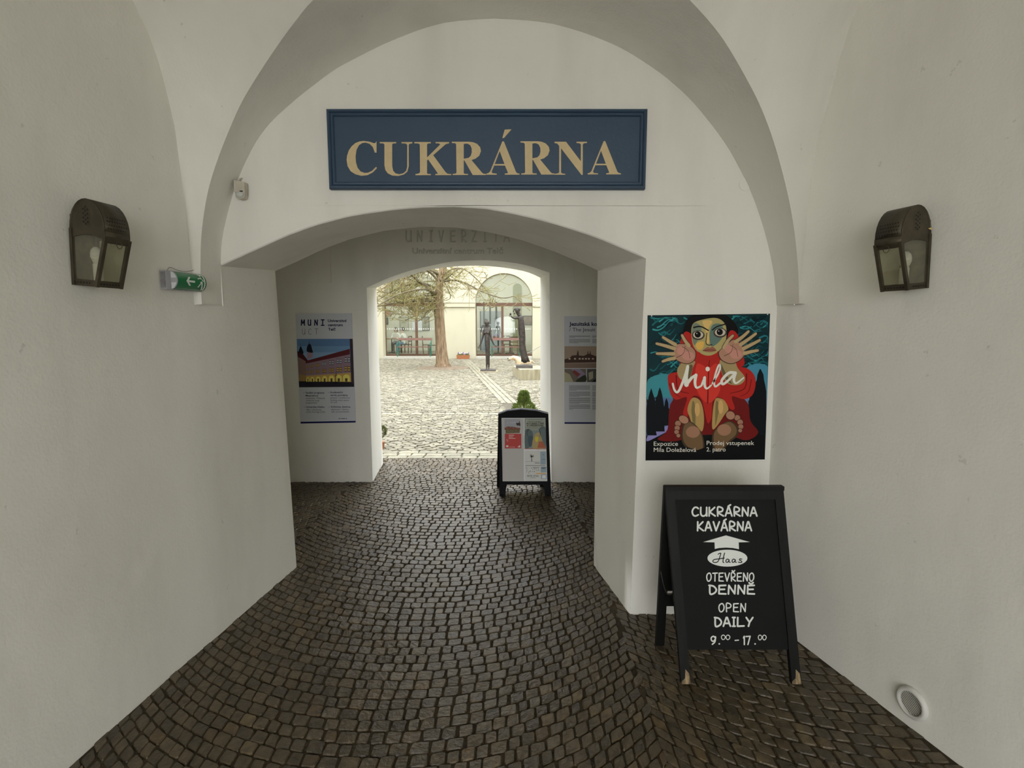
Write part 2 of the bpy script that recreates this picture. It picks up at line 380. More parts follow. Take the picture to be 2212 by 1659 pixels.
for a0, a1, b0, b1 in ((L0, A2r[0], L1, B2r[0]), (R0, A2r[-1], R1, B2r[-1])):
    mb.grid([[a0.lerp(a1, j / 5).lerp(b0.lerp(b1, j / 5), k / 5) for j in range(6)] for k in range(6)])
mb.poly([R1, Vector((14, YO, 0)), Vector((14, YO, 9)), Vector((-16, YO, 9)), Vector((-16, YO, 0)), L1] + B2r)
mb.add([(-16, YO, 9), (14, YO, 9), (14, -4.3, 9), (-16, -4.3, 9)], [(0, 1, 2, 3)])
struct('wall_courtyard_near', mb, M_PLASTER_OUT, 'bright white reveal of the second arch opening to the courtyard', weld=.0005, smooth=True, angle=.5)
for i, (x0, x1) in enumerate(((-2.9, -1.80), (.62, 2.0))):
    pb = MB().box(x0, x1, YI - .014, YI + .01, 2.05, 3.0)
    struct('trim_%d' % (i + 1), pb, M_PLASTER, 'shallow plaster vault springer high on the wall above the %s panel' % ('blue and white building' if i == 0 else 'sepia town-view'))

# ------------------------------------------------------------------ paving
struct_floor = MB().add([(-3, -4.3, 0), (2.2, -4.3, 0), (2.2, 6.2, 0), (-3, 6.2, 0)], [(0, 1, 2, 3)])
floor = struct('floor', struct_floor, M_DIRT, 'passage floor of small brown-grey setts laid in arcs')
struct('ground_square', MB().add([(-30, -40, -.02), (30, -40, -.02), (30, -4.3, -.02), (-30, -4.3, -.02)], [(0, 1, 2, 3)]), mat('pale_square_paving', (.55, .53, .48), .8, var=.2, scale=3), 'paved square outside the near end of the passage')  # unseen square, paving kept pale to bounce daylight into the passage
def inside_passage(x, y):
    if y < YS: return wl(y) - .01 < x < wr(y) + .01
    if y < YB: return wl(y) - .01 < x < .672 - .112 * (y - YS) / .606 + .01
    if y < YI: return -2.6 < x < 1.7
    return -1.455 - .09 * (y - YI) < x < .41 - .1 * (y - YI)
def wall_dist(x, y):
    if y < YS: return min(x - wl(y), wr(y) - x)
    if y < YB: return min(x - wl(y), .61 - x)
    return .5
def chamfer_quad(q, c=.22):
    out = []
    for i in range(4):
        p, a, b = q[i], q[i - 1], q[(i + 1) % 4]
        cc = c * random.uniform(.5, 1.4)
        out += [p + (a - p) * cc * .5, p + (b - p) * cc * .5]
    return out
def stone_geo(poly, z0, h, tilt):
    c = sum(poly, Vector((0, 0))) / len(poly); n = len(poly); vs = []
    for sc, z in ((1.0, z0), (.975, h - .0045), (.87, h)):
        for p in poly:
            q = c + (p - c) * sc; vs.append((q.x, q.y, z + (tilt[0] * (q.x - c.x) + tilt[1] * (q.y - c.y) if z > z0 else 0)))
    fs = [(k * n + j, k * n + (j + 1) % n, (k + 1) * n + (j + 1) % n, (k + 1) * n + j) for k in (0, 1) for j in range(n)] + [tuple(2 * n + j for j in range(n))]
    return vs, fs
def stone_obj(name, items, m, parent, kind=None):
    vs, fs, col = [], [], []
    for v, f, c in items:
        b = len(vs); vs += v; fs += [tuple(i + b for i in t) for t in f]; col += [c] * len(v)
    me = bpy.data.meshes.new(name); me.from_pydata(vs, [], fs); me.materials.append(m)
    a = me.color_attributes.new('tint', 'FLOAT_COLOR', 'POINT')
    a.data.foreach_set('color', np.array([(*c, 1) for c in col], dtype=np.float32).ravel())
    me.update(); o = bpy.data.objects.new(name, me); COL.objects.link(o); o.parent = parent
    if kind: o['kind'] = kind
    return o
def visible_xy(x, y):
    z = -CAM_Z; dep = y * cP - z * sP
    if dep < .1: return False
    px = 1106 + F_PX * x / dep; py = 829.5 - F_PX * (y * sP + z * cP) / dep
    return 0 < px < 2212 and py < 1655
def place_stones(name, stuffname, stones, m, parent, keep=300):
    stones.sort(key=lambda s: s[0])
    vis = [s for s in stones if s[1]][:keep]; ids = set(id(s) for s in vis)
    for s in vis: stone_obj(name, [s[2]], m, parent)
    rest = [s[2] for s in stones if id(s) not in ids]
    if rest: stone_obj(stuffname, rest, m, parent, 'stuff')
R_ARC, ROW, XC, HALF = 1.62, .0615, -.55, 1.12
stones = []
for ci in range(-1, 3):
    xc = XC + ci * 2 * HALF; off = random.uniform(0, ROW)
    for r in range(0, 130):
        y0 = -1.6 + r * ROW + off; th = -.76 + random.uniform(0, .03)
        while th < .76:
            w = .066 * random.uniform(.8, 1.22) / R_ARC; t2 = th + w
            def P(t, o): return Vector((xc + (R_ARC) * math.sin(t), y0 + R_ARC * (1 - math.cos(t)) + o))
            mid = P((th + t2) / 2, 0)
            if abs(mid.x - xc) < HALF + .03 and .55 < mid.y < 6.28 and inside_passage(mid.x, mid.y):
                g = .0026; gt = g / R_ARC; hr = ROW / 2 - g * .8
                j = lambda: Vector((random.uniform(-.004, .004), random.uniform(-.004, .004)))
                q = [P(th + gt, -hr) + j(), P(t2 - gt, -hr) + j(), P(t2 - gt, hr) + j(), P(th + gt, hr) + j()]
                wd = wall_dist(mid.x, mid.y)
                h = .0068 + random.uniform(-.002, .0025) - .007 * max(0, 1 - wd / .42) * random.uniform(.4, 1.1)
                k = random.uniform(.68, 1.2); cw = random.random()
                tint = (k, k * .985, k * .95)
                if cw < .035: tint = (1.45, 1.42, 1.3)
                elif cw < .11: tint = (1.15 * k, 1.03 * k, .84 * k)
                stones.append((mid.y + abs(mid.x) * .3, visible_xy(mid.x, mid.y), (*stone_geo(chamfer_quad(q), -.01, max(.0008, h), (random.uniform(-.05, .05), random.uniform(-.05, .05))), tint)))
            th = t2
place_stones('paving_stone', 'paving_stones', stones, M_STONE, floor)

# courtyard ground: irregular pale cobbles, threshold blocks, gutter rows
ground = struct('floor_courtyard', MB().add([(-16, 6.0, -.004), (14, 6.0, -.004), (14, 24.6, -.004), (-16, 24.6, -.004)], [(0, 1, 2, 3)]), M_SAND, 'pale cobbled courtyard seen through the arch')
TREE = aty(956, 795, atz(956, 795).y)
G0, G1 = atz(1010, 781), atz(1112, 882)                  # gutter centre line
gd = (G1 - G0); gd.z = 0; gdir = gd.normalized(); gn = Vector((-gdir.y, gdir.x, 0))
def gutter_d(x, y): return (Vector((x, y, 0)) - G0).dot(gn)
PEDC = Vector((.95, 15.75)); 
items = []
SX, SY = .125, .088
y = 6.62; row = 0
YBAND = atz(1000, 894).y
JIT = {}
while y < 24.2:
    xl, xr = math.floor((-.275 * y - .5) / SX) * SX, .065 * y + .9
    x = xl + (row % 2) * SX / 2
    while x < xr:
        hexa = [(-.5, -.4), (0, -.6), (.5, -.4), (.5, .4), (0, .6), (-.5, .4)]
        if not (abs(gutter_d(x, y)) < .20 and y < 19.5) and abs(y - YBAND) > .10 and (Vector((x, y)) - TREE.xy).length > .95:
            def jit(px, py):
                key = (round(px / SX * 4), round(py / SY * 8))
                if key not in JIT: JIT[key] = (random.uniform(-.03, .03), random.uniform(-.021, .021))
                return Vector((px + JIT[key][0], py + JIT[key][1]))
            poly = [jit(round(x + a * SX, 3), round(y + b * SY, 3)) for a, b in hexa]
            c = sum(poly, Vector((0, 0))) / 6; poly = [c + (p - c) * random.uniform(.84, .93) for p in poly]
            k = random.uniform(.72, 1.22)
            items.append((y, visible_xy(x, y) and -.262 * y < x < .057 * y, (*stone_geo(poly, -.012, .010 + random.uniform(-.005, .006), (random.uniform(-.09, .09), random.uniform(-.09, .09))), (k, k * .985, k * random.uniform(.9, .98)))))
        x += SX
    y += SY; row += 1
def sett(cx, cy, lx, ly, ang, k):
    ca, sa = math.cos(ang), math.sin(ang); q = []
    for a, b in ((-1, -1), (1, -1), (1, 1), (-1, 1)):
        u, v = a * lx / 2 + random.uniform(-.008, .008), b * ly / 2 + random.uniform(-.006, .006)
        q.append(Vector((cx + u * ca - v * sa, cy + u * sa + v * ca)))
    return (cy, visible_xy(cx, cy), (*stone_geo(chamfer_quad(q, .15), -.012, .012, (0, 0)), (k, k, k * .96)))
for r in range(3):                                       # threshold blocks
    x = -1.9 + r * .09
    while x < .8:
        w = random.uniform(.17, .27); items.append(sett(x + w / 2, 6.30 + r * .125, w - .012, .112, 0, random.uniform(1.05, 1.45))); x += w
x = -.27 * YBAND - .4
while x < .065 * YBAND + .6:
    w = random.uniform(.16, .24); items.append(sett(x + w / 2, YBAND, w - .015, .13, random.uniform(-.03, .03), random.uniform(1.0, 1.4))); x += w
ga = math.atan2(gdir.y, gdir.x); s_ = -6.0
while s_ < 12:
    w = random.uniform(.17, .25)
    for o_ in (-.12, 0, .12):
        c = G0 + gdir * (s_ + w / 2 + o_ * .5) + gn * o_
        if 6.7 < c.y < 23.5 and abs(c.y - YBAND) > .1: items.append(sett(c.x, c.y, w - .015, .105, ga, random.uniform(.95, 1.25)))
    s_ += w
place_stones('cobblestone', 'cobblestones', items, M_COB, ground)
# ------------------------------------------------------------------ lettering helpers
GL = {  # hand-drawn stroke alphabet, box 0..1 x 0..1 (y up)
 'A': [[(0, 0), (.42, 1), (.55, 1), (1, 0)], [(.18, .33), (.84, .33)]], 'C': [[(.95, .86), (.7, 1), (.35, .97), (.08, .7), (.02, .4), (.2, .08), (.55, 0), (.95, .14)]],
 'U': [[(.05, 1), (.04, .3), (.25, .02), (.6, .02), (.9, .25), (.95, 1)], [(.95, .5), (.97, 0)]], 'K': [[(.08, 1), (.05, 0)], [(.9, 1), (.12, .45), (.98, 0)]],
 'R': [[(.1, 0), (.1, 1), (.65, .98), (.88, .78), (.7, .52), (.12, .42), (.97, 0)]], 'N': [[(.04, 0), (.1, 1), (.88, .02), (.96, 1)]], 'V': [[(.02, 1), (.45, 0), (.98, 1)]],
 'O': [[(.5, 1), (.12, .8), (.02, .42), (.22, .05), (.55, 0), (.9, .25), (.97, .65), (.75, .95), (.5, 1)]], 'T': [[(0, .97), (1, 1)], [(.5, 1), (.48, 0)]],
 'E': [[(.95, 1), (.08, .97), (.05, .03), (.97, 0)], [(.07, .52), (.8, .54)]], 'D': [[(.0, 1), (.6, .9), (.97, .5), (.75, .12), (.15, 0), (.1, .96)]],
 'P': [[(.1, 0), (.08, 1), (.7, .97), (.93, .74), (.7, .5), (.1, .45)]], 'I': [[(.1, 1), (.9, 1)], [(.5, 1), (.5, 0)], [(.1, 0), (.9, 0)]], 'L': [[(.08, 1), (.05, 0), (.97, .03)]],
 'Y': [[(.03, 1), (.5, .45), (.97, 1)], [(.5, .45), (.35, 0)]], 'M': [[(.03, 0), (.08, 1), (.5, .3), (.92, 1), (.97, 0)]], 'Z': [[(.02, 1), (.97, 1), (.02, 0), (.98, 0)]],
 '0': [[(.5, 1), (.1, .8), (.02, .42), (.25, .05), (.6, .02), (.92, .3), (.95, .7), (.5, 1)]], '1': [[(.2, .8), (.6, 1), (.62, 0)]], '7': [[(.02, .97), (.97, 1), (.45, 0)]],
 '9': [[(.85, .8), (.5, 1), (.12, .82), (.15, .5), (.5, .38), (.88, .7), (.85, .95), (.8, .35), (.3, 0)]], '-': [[(0, .5), (1, .55)]], '.': [[(.4, .02), (.6, .05)]],
}
def strokes(mb, P, lines, w, thick=None, nrm=None, n=8):
    """lines: polylines in picture units, P maps (x, y) to a point; flat ribbons with round ends, or raised when thick is given"""
    lift = 0.0
    for ln in lines:
        q = [Vector(P(*p)) for p in ln]
        for a, b in zip(q, q[1:]):
            t = b - a
            if t.length < 1e-7: continue
            s = t.cross(nrm).normalized() * w / 2; lift += 4e-6; a = a + nrm * lift; b = b + nrm * lift
            if thick: mb.prism([a + s, b + s, b - s, a - s], nrm * thick)
            else: mb.add([a + s, b + s, b - s, a - s], [(0, 1, 2, 3)])
        e1 = nrm.orthogonal().normalized(); e2 = nrm.cross(e1)
        for c in q:
            lift += 4e-6; c = c + nrm * lift
            ring = [c + (e1 * math.cos(2 * math.pi * k / n) + e2 * math.sin(2 * math.pi * k / n)) * w / 2 for k in range(n)]
            if thick: mb.prism(ring, nrm * thick)
            else: mb.add(ring, [tuple(range(n))])
def word(text, x0, x1, ytop, ybot, gap=.22, widths=None, acc=None, smooth=True):
    """stroke polylines of a word set between x0 and x1 (picture units, y down)"""
    out = []; k = len(text); ws = [(.45 if ch in 'I1.' else 1.0) for ch in text]; tot = sum(ws) + gap * (k - 1); u = (x1 - x0) / tot; x = x0
    for i, ch in enumerate(text):
        w = ws[i] * u
        for ln in GL[ch]:
            pts = [(x + px * w, ybot + (ytop - ybot) * py) for px, py in ln]
            if smooth and len(pts) > 3 and ch in 'COUDPR09': pts = [(p.x, p.y) for p in catmull([(a, b, 0) for a, b in pts], 4)]
            out.append(pts)
        if acc and i in acc:
            h = ytop - ybot
            if acc[i] == "'": out.append([(x + w * .42, ytop + h * .12), (x + w * .78, ytop + h * .30)])
            else: out.append([(x + w * .25, ytop + h * .30), (x + w * .5, ytop + h * .12), (x + w * .8, ytop + h * .32)])
        x += w + gap * u
    return out
FONT_CACHE = {}
def text_mesh(txt, bold=0.0):
    key = (txt, bold)
    if key in FONT_CACHE: return FONT_CACHE[key]
    cu = bpy.data.curves.new('lettering', 'FONT'); cu.body = txt; cu.size = 1.0; cu.offset = bold; cu.resolution_u = 3; cu.fill_mode = 'FRONT'
    o = bpy.data.objects.new('lettering', cu); COL.objects.link(o)
    dg = bpy.context.evaluated_depsgraph_get(); dg.update()
    me = bpy.data.meshes.new_from_object(o.evaluated_get(dg))
    vs = [tuple(v.co) for v in me.vertices]; fs = [tuple(p.vertices) for p in me.polygons]
    bpy.data.objects.remove(o); bpy.data.curves.remove(cu); bpy.data.meshes.remove(me)
    xs = [v[0] for v in vs] or [0, 1]; FONT_CACHE[key] = (vs, fs, min(xs), max(xs)); return FONT_CACHE[key]
def put_text(mb, P, txt, x0, x1, ybase, size, bold=0.0, lift=0.0):
    """text with its baseline at ybase (picture units, y down), stretched from x0 to x1 (x1 None keeps the width), letters of the given size"""
    vs, fs, a, b = text_mesh(txt, bold); kx = size if x1 is None else (x1 - x0) / (b - a)
    mb.add([P(x0 + (v[0] - a) * kx, ybase - v[1] * size) for v in vs], fs)
class Print:
    """flat printed layers on a page: each layer a hair above the one before"""
    def __init__(s, P, step=.00002, clip=None): s.clip = clip; s.P = P; s.mb = MB(); s.mats = []; s.z = 0; s.step = step
    K = 2.1
    def col(s, rgb, k=None):
        m = flat(rgb, k or Print.K)
        if m not in s.mats: s.mats.append(m)
        s.mb.cur = s.mats.index(m); return s
    def up(s): s.z += s.step; return s
    def pt(s, x, y): return s.P(x, y, s.z)
    def inc(s): s.z += .000009
    def poly(s, pts, holes=()): pts = [s.clip(*p) for p in pts] if s.clip else pts; s.inc(); s.mb.poly([s.pt(*p) for p in pts], [[s.pt(*p) for p in h] for h in holes]); return s
    def blob(s, pts, sub=5, closed=True):
        q = [Vector((x, y, 0)) for x, y in pts]
        q = q + [q[0]]; n = len(q) - 1; out = []
        for i in range(n):
            p0, p1, p2, p3 = q[(i - 1) % n], q[i], q[(i + 1) % n], q[(i + 2) % n]
            for j in range(sub):
                t = j / sub; v = .5 * ((2 * p1) + (p2 - p0) * t + (2 * p0 - 5 * p1 + 4 * p2 - p3) * t * t + (3 * p1 - p0 - 3 * p2 + p3) * t ** 3); out.append((v.x, v.y))
        return s.poly(out)
    def ell(s, cx, cy, rx, ry, a=0, n=18):
        return s.poly([(cx + rx * math.cos(t) * math.cos(a) - ry * math.sin(t) * math.sin(a), cy + rx * math.cos(t) * math.sin(a) + ry * math.sin(t) * math.cos(a)) for t in [2 * math.pi * k / n for k in range(n)]])
    def rect(s, x0, y0, x1, y1): return s.poly([(x0, y0), (x1, y0), (x1, y1), (x0, y1)])
    def stroke(s, pts, w0, w1=None, sub=4):                # brush stroke with changing width
        w1 = w0 if w1 is None else w1
        c = catmull([(x, y, 0) for x, y in pts], sub) if len(pts) > 2 else [Vector((x, y, 0)) for x, y in pts]; L, R = [], []
        for i, p in enumerate(c):
            t = (c[min(i + 1, len(c) - 1)] - c[max(i - 1, 0)]).normalized(); w = (w0 + (w1 - w0) * i / (len(c) - 1)) / 2
            L.append((p.x - t.y * w, p.y + t.x * w)); R.append((p.x + t.y * w, p.y - t.x * w))
        s.inc(); vs = [s.pt(*p) for p in L] + [s.pt(*p) for p in R]; n = len(L)
        s.mb.add(vs, [(i, i + 1, n + i + 1, n + i) for i in range(n - 1)])
        if n > 2:
            for e, w in ((c[0], w0), (c[-1], w1)):
                s.ell(e.x, e.y, w / 2, w / 2, n=8)
        return s
    def text(s, txt, x0, x1, yb, size, bold=0.0): s.inc(); put_text(s.mb, s.pt, txt, x0, x1, yb, size, bold); return s
    def build(s, name, parent): return s.mb.build(name, s.mats, parent, fix=False)

# ------------------------------------------------------------------ CUKRARNA sign
sx0, sx1, sz0, sz1 = -.936, .683, 2.333, 2.722
sign = thing('shop_sign', 'navy blue framed wooden sign with ochre serif letters above the opening', 'sign', ((sx0 + sx1) / 2, YS, sz0))
MB().box(sx0 + .02, sx1 - .02, YS - .024, YS - .002, sz0 + .02, sz1 - .02).build('sign_panel', M_NAVY, sign)
mb = MB()
def moulding(mb, x0, x1, z0, z1, prof):                  # prof: (inset, y) pairs swept round a rectangle
    rows = [[(x0 + d, y, z0 + d), (x1 - d, y, z0 + d), (x1 - d, y, z1 - d), (x0 + d, y, z1 - d), (x0 + d, y, z0 + d)] for d, y in prof]
    mb.grid(rows)
moulding(mb, sx0, sx1, sz0, sz1, [(0, YS), (0, YS - .030), (.004, YS - .036), (.012, YS - .038), (.016, YS - .034), (.018, YS - .030), (.022, YS - .034), (.030, YS - .035), (.034, YS - .031), (.036, YS - .024)])
mb.build('sign_frame', M_NAVY, sign, smooth=True, angle=.6)
cS = crop(680, 220, 740 / 2212); PS = Plane((0, YS - .0245, 0), (0, -1, 0))
def sg(pts, dx=0, dy=0): return [PS.at(*cS((x + dx, y + dy))) for x, y in pts]
LC = [(384, 268), (350, 257), (315, 253), (290, 256), (262, 267), (238, 288), (220, 315), (209, 348), (206, 375), (212, 415), (232, 448), (262, 468), (300, 478), (340, 474), (375, 456), (402, 428), (396, 420), (370, 446), (345, 458), (322, 460), (296, 450), (276, 425), (266, 390), (264, 350), (270, 310), (286, 280), (308, 266), (330, 264), (355, 272), (375, 292), (388, 328), (399, 328), (399, 255), (391, 266)]
LU = [(420, 260), (526, 260), (526, 268), (504, 270), (500, 276), (500, 415), (506, 445), (522, 462), (545, 468), (572, 462), (590, 446), (597, 420), (597, 278), (588, 270), (560, 268), (560, 260), (630, 260), (630, 268), (612, 271), (607, 278), (607, 415), (598, 450), (575, 470), (540, 479), (500, 476), (472, 462), (456, 440), (450, 410), (450, 276), (443, 269), (420, 268)]
LK = [(643, 260), (750, 260), (750, 268), (729, 270), (725, 276), (725, 360), (810, 276), (802, 269), (780, 268), (780, 260), (868, 260), (868, 268), (845, 274), (765, 345), (845, 455), (858, 465), (882, 467), (882, 474), (778, 474), (778, 467), (796, 464), (732, 372), (725, 378), (725, 460), (730, 466), (750, 467), (750, 474), (650, 474), (650, 467), (672, 463), (680, 455), (678, 275), (668, 269), (643, 268)]
LR = [(885, 258), (1000, 258), (1025, 262), (1048, 272), (1068, 294), (1073, 318), (1062, 348), (1038, 367), (1012, 376), (1080, 458), (1090, 465), (1105, 466), (1105, 473), (1020, 473), (966, 378), (962, 378), (962, 460), (968, 465), (990, 466), (990, 473), (890, 473), (890, 466), (912, 463), (915, 456), (913, 275), (907, 268), (885, 266)]
LRh = [(962, 272), (985, 270), (1003, 279), (1013, 300), (1014, 325), (1008, 348), (994, 362), (962, 368)]
LA = [(1211, 256), (1221, 256), (1300, 455), (1310, 462), (1322, 464), (1322, 471), (1227, 471), (1227, 464), (1246, 461), (1246, 455), (1228, 412), (1158, 412), (1142, 452), (1148, 462), (1175, 464), (1175, 471), (1108, 471), (1108, 464), (1120, 461), (1132, 450)]
LAh = [(1162, 402), (1225, 402), (1194, 318)]
LAc = [(1226, 180), (1270, 178), (1222, 234), (1211, 234)]
LN = [(1548, 258), (1622, 258), (1718, 385), (1718, 275), (1710, 268), (1690, 266), (1690, 258), (1757, 258), (1757, 266), (1738, 268), (1730, 276), (1730, 472), (1722, 472), (1590, 300), (1590, 455), (1597, 463), (1617, 465), (1617, 471), (1549, 471), (1549, 465), (1570, 462), (1578, 455), (1578, 285), (1566, 270), (1548, 266)]
for nm, parts in (('C', [(LC, ())]), ('U', [(LU, ())]), ('K', [(LK, ())]), ('R', [(LR, (LRh,))]), ('A', [(LA, (LAh,)), (LAc, ())]), ('R2', [(LR, (LRh,))]), ('N', [(LN, ())]), ('A2', [(LA, (LAh,))])):
    dx, dy = {'R2': (443, -3), 'A2': (654, -2)}.get(nm, (0, 0)); mb = MB()
    for pts, hs in parts: mb.prism(sg(pts, dx, dy), (0, -.0015, 0), [sg(h, dx, dy) for h in hs])
    mb.build('sign_letter', M_GOLD, sign)

# ------------------------------------------------------------------ raised lettering on the inner wall
uni = thing('wall_lettering', 'raised plaster-coloured capitals over a line of small letters above the second arch', 'lettering', (-.54, YI, 2.35))
PI_ = Plane((0, YI, 0), (0, -1, 0)); cU = crop(680, 220, 740 / 2212)
M_RAISED = mat('painted_raised_letters', (.66, .65, .58), .5, spec=.5)
xs = [(585, 627), (657, 697), (735, 765), (797, 835), (872, 912), (942, 982), (1010, 1048), (1085, 1112), (1152, 1188), (1218, 1260)]
for ch, (a, b) in zip('UNIVERZITA', xs):
    mb = MB(); strokes(mb, lambda x, y: PI_.at(*cU((x, y))), word(ch, a + 4, b - 4, 833, 902, smooth=True), .012, .02, Vector((0, -1, 0)), 6)
    mb.build('raised_letter', M_RAISED, uni)
mb = MB()
vs_, fs_, a_, b_ = text_mesh('Univerzitní centrum Telč', .02)
kx = (1218 - 628) / (b_ - a_); front = [PI_.at(*cU((628 + (v[0] - a_) * kx, 978 - v[1] * 52)), .014) for v in vs_]
mb.add(front, fs_)
edge = {}
for f in fs_:
    for i in range(len(f)):
        e = (f[i], f[(i + 1) % len(f)]); edge[tuple(sorted(e))] = edge.get(tuple(sorted(e)), 0) + 1
for (i, j), c in edge.items():
    if c == 1: mb.add([front[i], front[j], front[j] + Vector((0, .0135, 0)), front[i] + Vector((0, .0135, 0))], [(0, 1, 2, 3)])
mb.build('small_lettering', M_RAISED, uni, fix=False)['kind'] = 'stuff'

# ------------------------------------------------------------------ wall lanterns
def lantern(name, label, base, along, outd, flip=False):
    """base: foot of the near lower wall corner; along: unit vector along the wall away from the viewer; outd: unit vector out of the wall"""
    base, al, od = Vector(base), Vector(along), Vector(outd); up = Vector((0, 0, 1)); D, Lh, H1, DB = .142, .102, .205, .096
    t = thing(name, label, 'wall lamp', base, 'wall lanterns of the passage')
    def Q(u, v, z): return base + al * u + od * (v + .045 * z) + up * (z - v * .10)
    ztop = lambda v: H1 + math.sqrt(max(0, (D / 2) ** 2 - (v - D / 2) ** 2)) * 1.55
    arc = [D / 2 - D / 2 * math.cos(math.pi * k / 14) for k in range(15)]
    mb = MB(); mb.grid([[Q(u, v, ztop(v)) for v in arc] for u in (-.004, Lh + .004)])
    mb.grid([[Q(u, D * .999, z) for z in (H1 - .03, H1)] for u in (-.004, Lh + .004)])
    hood = mb.build('hood', M_LAMP, t, smooth=True)
    sm = hood.modifiers.new('sheet', 'SOLIDIFY'); sm.thickness = .003
    for u in (-.002, Lh + .002):                           # half-round end plates with an arched lower edge
        low = [(D * (1 - k / 8), H1 - .034 + .016 * math.sin(math.pi * k / 8)) for k in range(9)]
        pts = [Q(u, v, ztop(v)) for v in arc] + [Q(u, v, z) for v, z in low]
        MB().prism(pts, al * .003).build('end_plate', M_LAMP, t)
    od_at = lambda z: DB + (D - DB) * max(0, z) / (H1 - .03)
    MB().prism([Q(0, 0, 0), Q(0, 0, H1 + .05), Q(Lh, 0, H1 + .05), Q(Lh, 0, 0)], od * .003).build('back_plate', mat('lamp_back_plate', (.30, .26, .16), .6, col2=(.12, .10, .06), scale=25, metal=.3), t)
    MB().prism([Q(0, 0, 0), Q(Lh, 0, 0), Q(Lh, DB, 0), Q(0, DB, 0)], up * .004).build('base_plate', M_LAMP, t)
    for u0 in (0, Lh):                                     # corner posts and low skirts
        MB().bar(Q(u0, DB, 0), Q(u0, D, H1 - .02), .013, .011, al).build('corner_post', M_LAMP, t)
        MB().bar(Q(u0, .004, 0), Q(u0, .004, H1), .011, .011, al).build('corner_post', M_LAMP, t)
        MB().prism([Q(u0 - .001, 0, 0), Q(u0 - .001, DB, 0), Q(u0 - .001, DB + .004, .024), Q(u0 - .001, 0, .024)], al * .003).build('skirt', M_LAMP, t)
        MB().prism([Q(u0, .006, .02), Q(u0, od_at(.02), .02), Q(u0, D - .002, H1 - .02), Q(u0, .006, H1 - .02)], al * .0015).build('side_pane', M_LAMPGLASS, t)
    MB().prism([Q(0, DB, 0), Q(Lh, DB, 0), Q(Lh, DB + .004, .024), Q(0, DB + .004, .024)], od * .003).build('skirt', M_LAMP, t)
    MB().prism([Q(0, D - .006, H1 - .042), Q(Lh, D - .006, H1 - .042), Q(Lh, D, H1 - .018), Q(0, D, H1 - .018)], od * .003).build('front_rail', M_LAMP, t)
    MB().prism([Q(.006, od_at(.02) - .001, .02), Q(Lh - .006, od_at(.02) - .001, .02), Q(Lh - .006, D - .004, H1 - .03), Q(.006, D - .004, H1 - .03)], od * .0015).build('front_pane', M_LAMPGLASS, t)
    mb = MB(); ring = [Q(Lh / 2 + .012 * math.cos(a), D + .006, H1 - .043 + .013 * math.sin(a)) for a in [2 * math.pi * k / 12 for k in range(13)]]
    mb.tube(ring, .0013, 5, False).build('latch_ring', M_LAMP, t)
    mb = MB()
    def hole(c, e1, e2, r): mb.add([Vector(c) + Vector(e1) * r * math.cos(a) + Vector(e2) * r * math.sin(a) for a in [2 * math.pi * k / 8 for k in range(8)]], [tuple(range(8))])
    for (cx, cz) in [(0, 5), (-1, 4.1), (1, 3.9), (0, 3.3), (-1, 2.3), (1, 2.2), (0, 1.5), (-1, .6), (1, .5), (0, -.2), (-1, -1.1), (1, -1.2), (0, -1.9)]:
        hole(Q(-.0065, D / 2 + cx * .0085, H1 + .036 + cz * .0088), od, up, .0033)
    for r in range(4):
        for k in range(8):
            ph_ = .10 + r * .12; rr_ = D / 2 + .0026; vv = D / 2 + rr_ * math.cos(ph_); dv_ = (od * -math.sin(ph_) + up * 1.55 * math.cos(ph_)).normalized()
            hole(Q(.012 + k * .0105 + (r % 2) * .005, vv, H1 + rr_ * 1.55 * math.sin(ph_)), al, dv_, .0028)
    for k in range(6): hole(Q(-.004, .012 + k * .012, .012), od, up, .003)
    for k in range(7): hole(Q(.012 + k * .0125, DB + .0065, .012), al, up, .003)
    mb.build('vent_holes', M_HOLE, t, fix=False)['kind'] = 'stuff'
    c = Q(Lh * .5, D * .40, 0); prof = [(.016, .004), (.016, .085), (.014, .087), (.012, .088)]
    MB().lathe(c, prof, 14).build('candle_tube', mat('white_lamp_plastic', (.8, .79, .72), .4), t, smooth=True, angle=.8)
    bulb = MB().lathe(c, [(.011, .088), (.018, .105), (.021, .112), (.021, .124), (.018, .137), (.010, .147), (.002, .150)], 14).build('bulb', mat('opal_bulb', (.82, .82, .80), .2), t, smooth=True)
    MB().lathe(c, [(.012, .086), (.0185, .104), (.0215, .113), (.0205, .1135)], 14).build('bulb_collar', mat('white_lamp_plastic'), bulb, smooth=True)
    return t
al = Vector((.124, 1, 0)).normalized()
lantern('wall_lantern', 'dark brass half-round wall lantern next to the green exit light', (wl(1.975) + .004, 1.975, 1.792), al, Vector((al.y, -al.x, 0)))
al = Vector((-.257, 1, 0)).normalized()
rl = lantern('wall_lantern', 'dark brass half-round wall lantern with a yellow scratch, on the wall with the vent', (wr(2.055) - .004, 2.055, 1.785), al, Vector((-al.y, al.x, 0)))
o3 = Vector((-al.y, al.x, 0)); pc = Vector((wr(2.055) - .004, 2.055, 1.785)) + Vector((0, 0, .222)) - al * .0075
MB().add([pc + o3 * x + Vector((0, 0, z)) for x, z in ((.008, .001), (.018, .004), (.032, .000), (.020, -.004), (.013, -.003))], [(0, 1, 2, 3, 4)]).build('scratch', mat('bare_brass', (.75, .55, .2), .5), rl, fix=False)

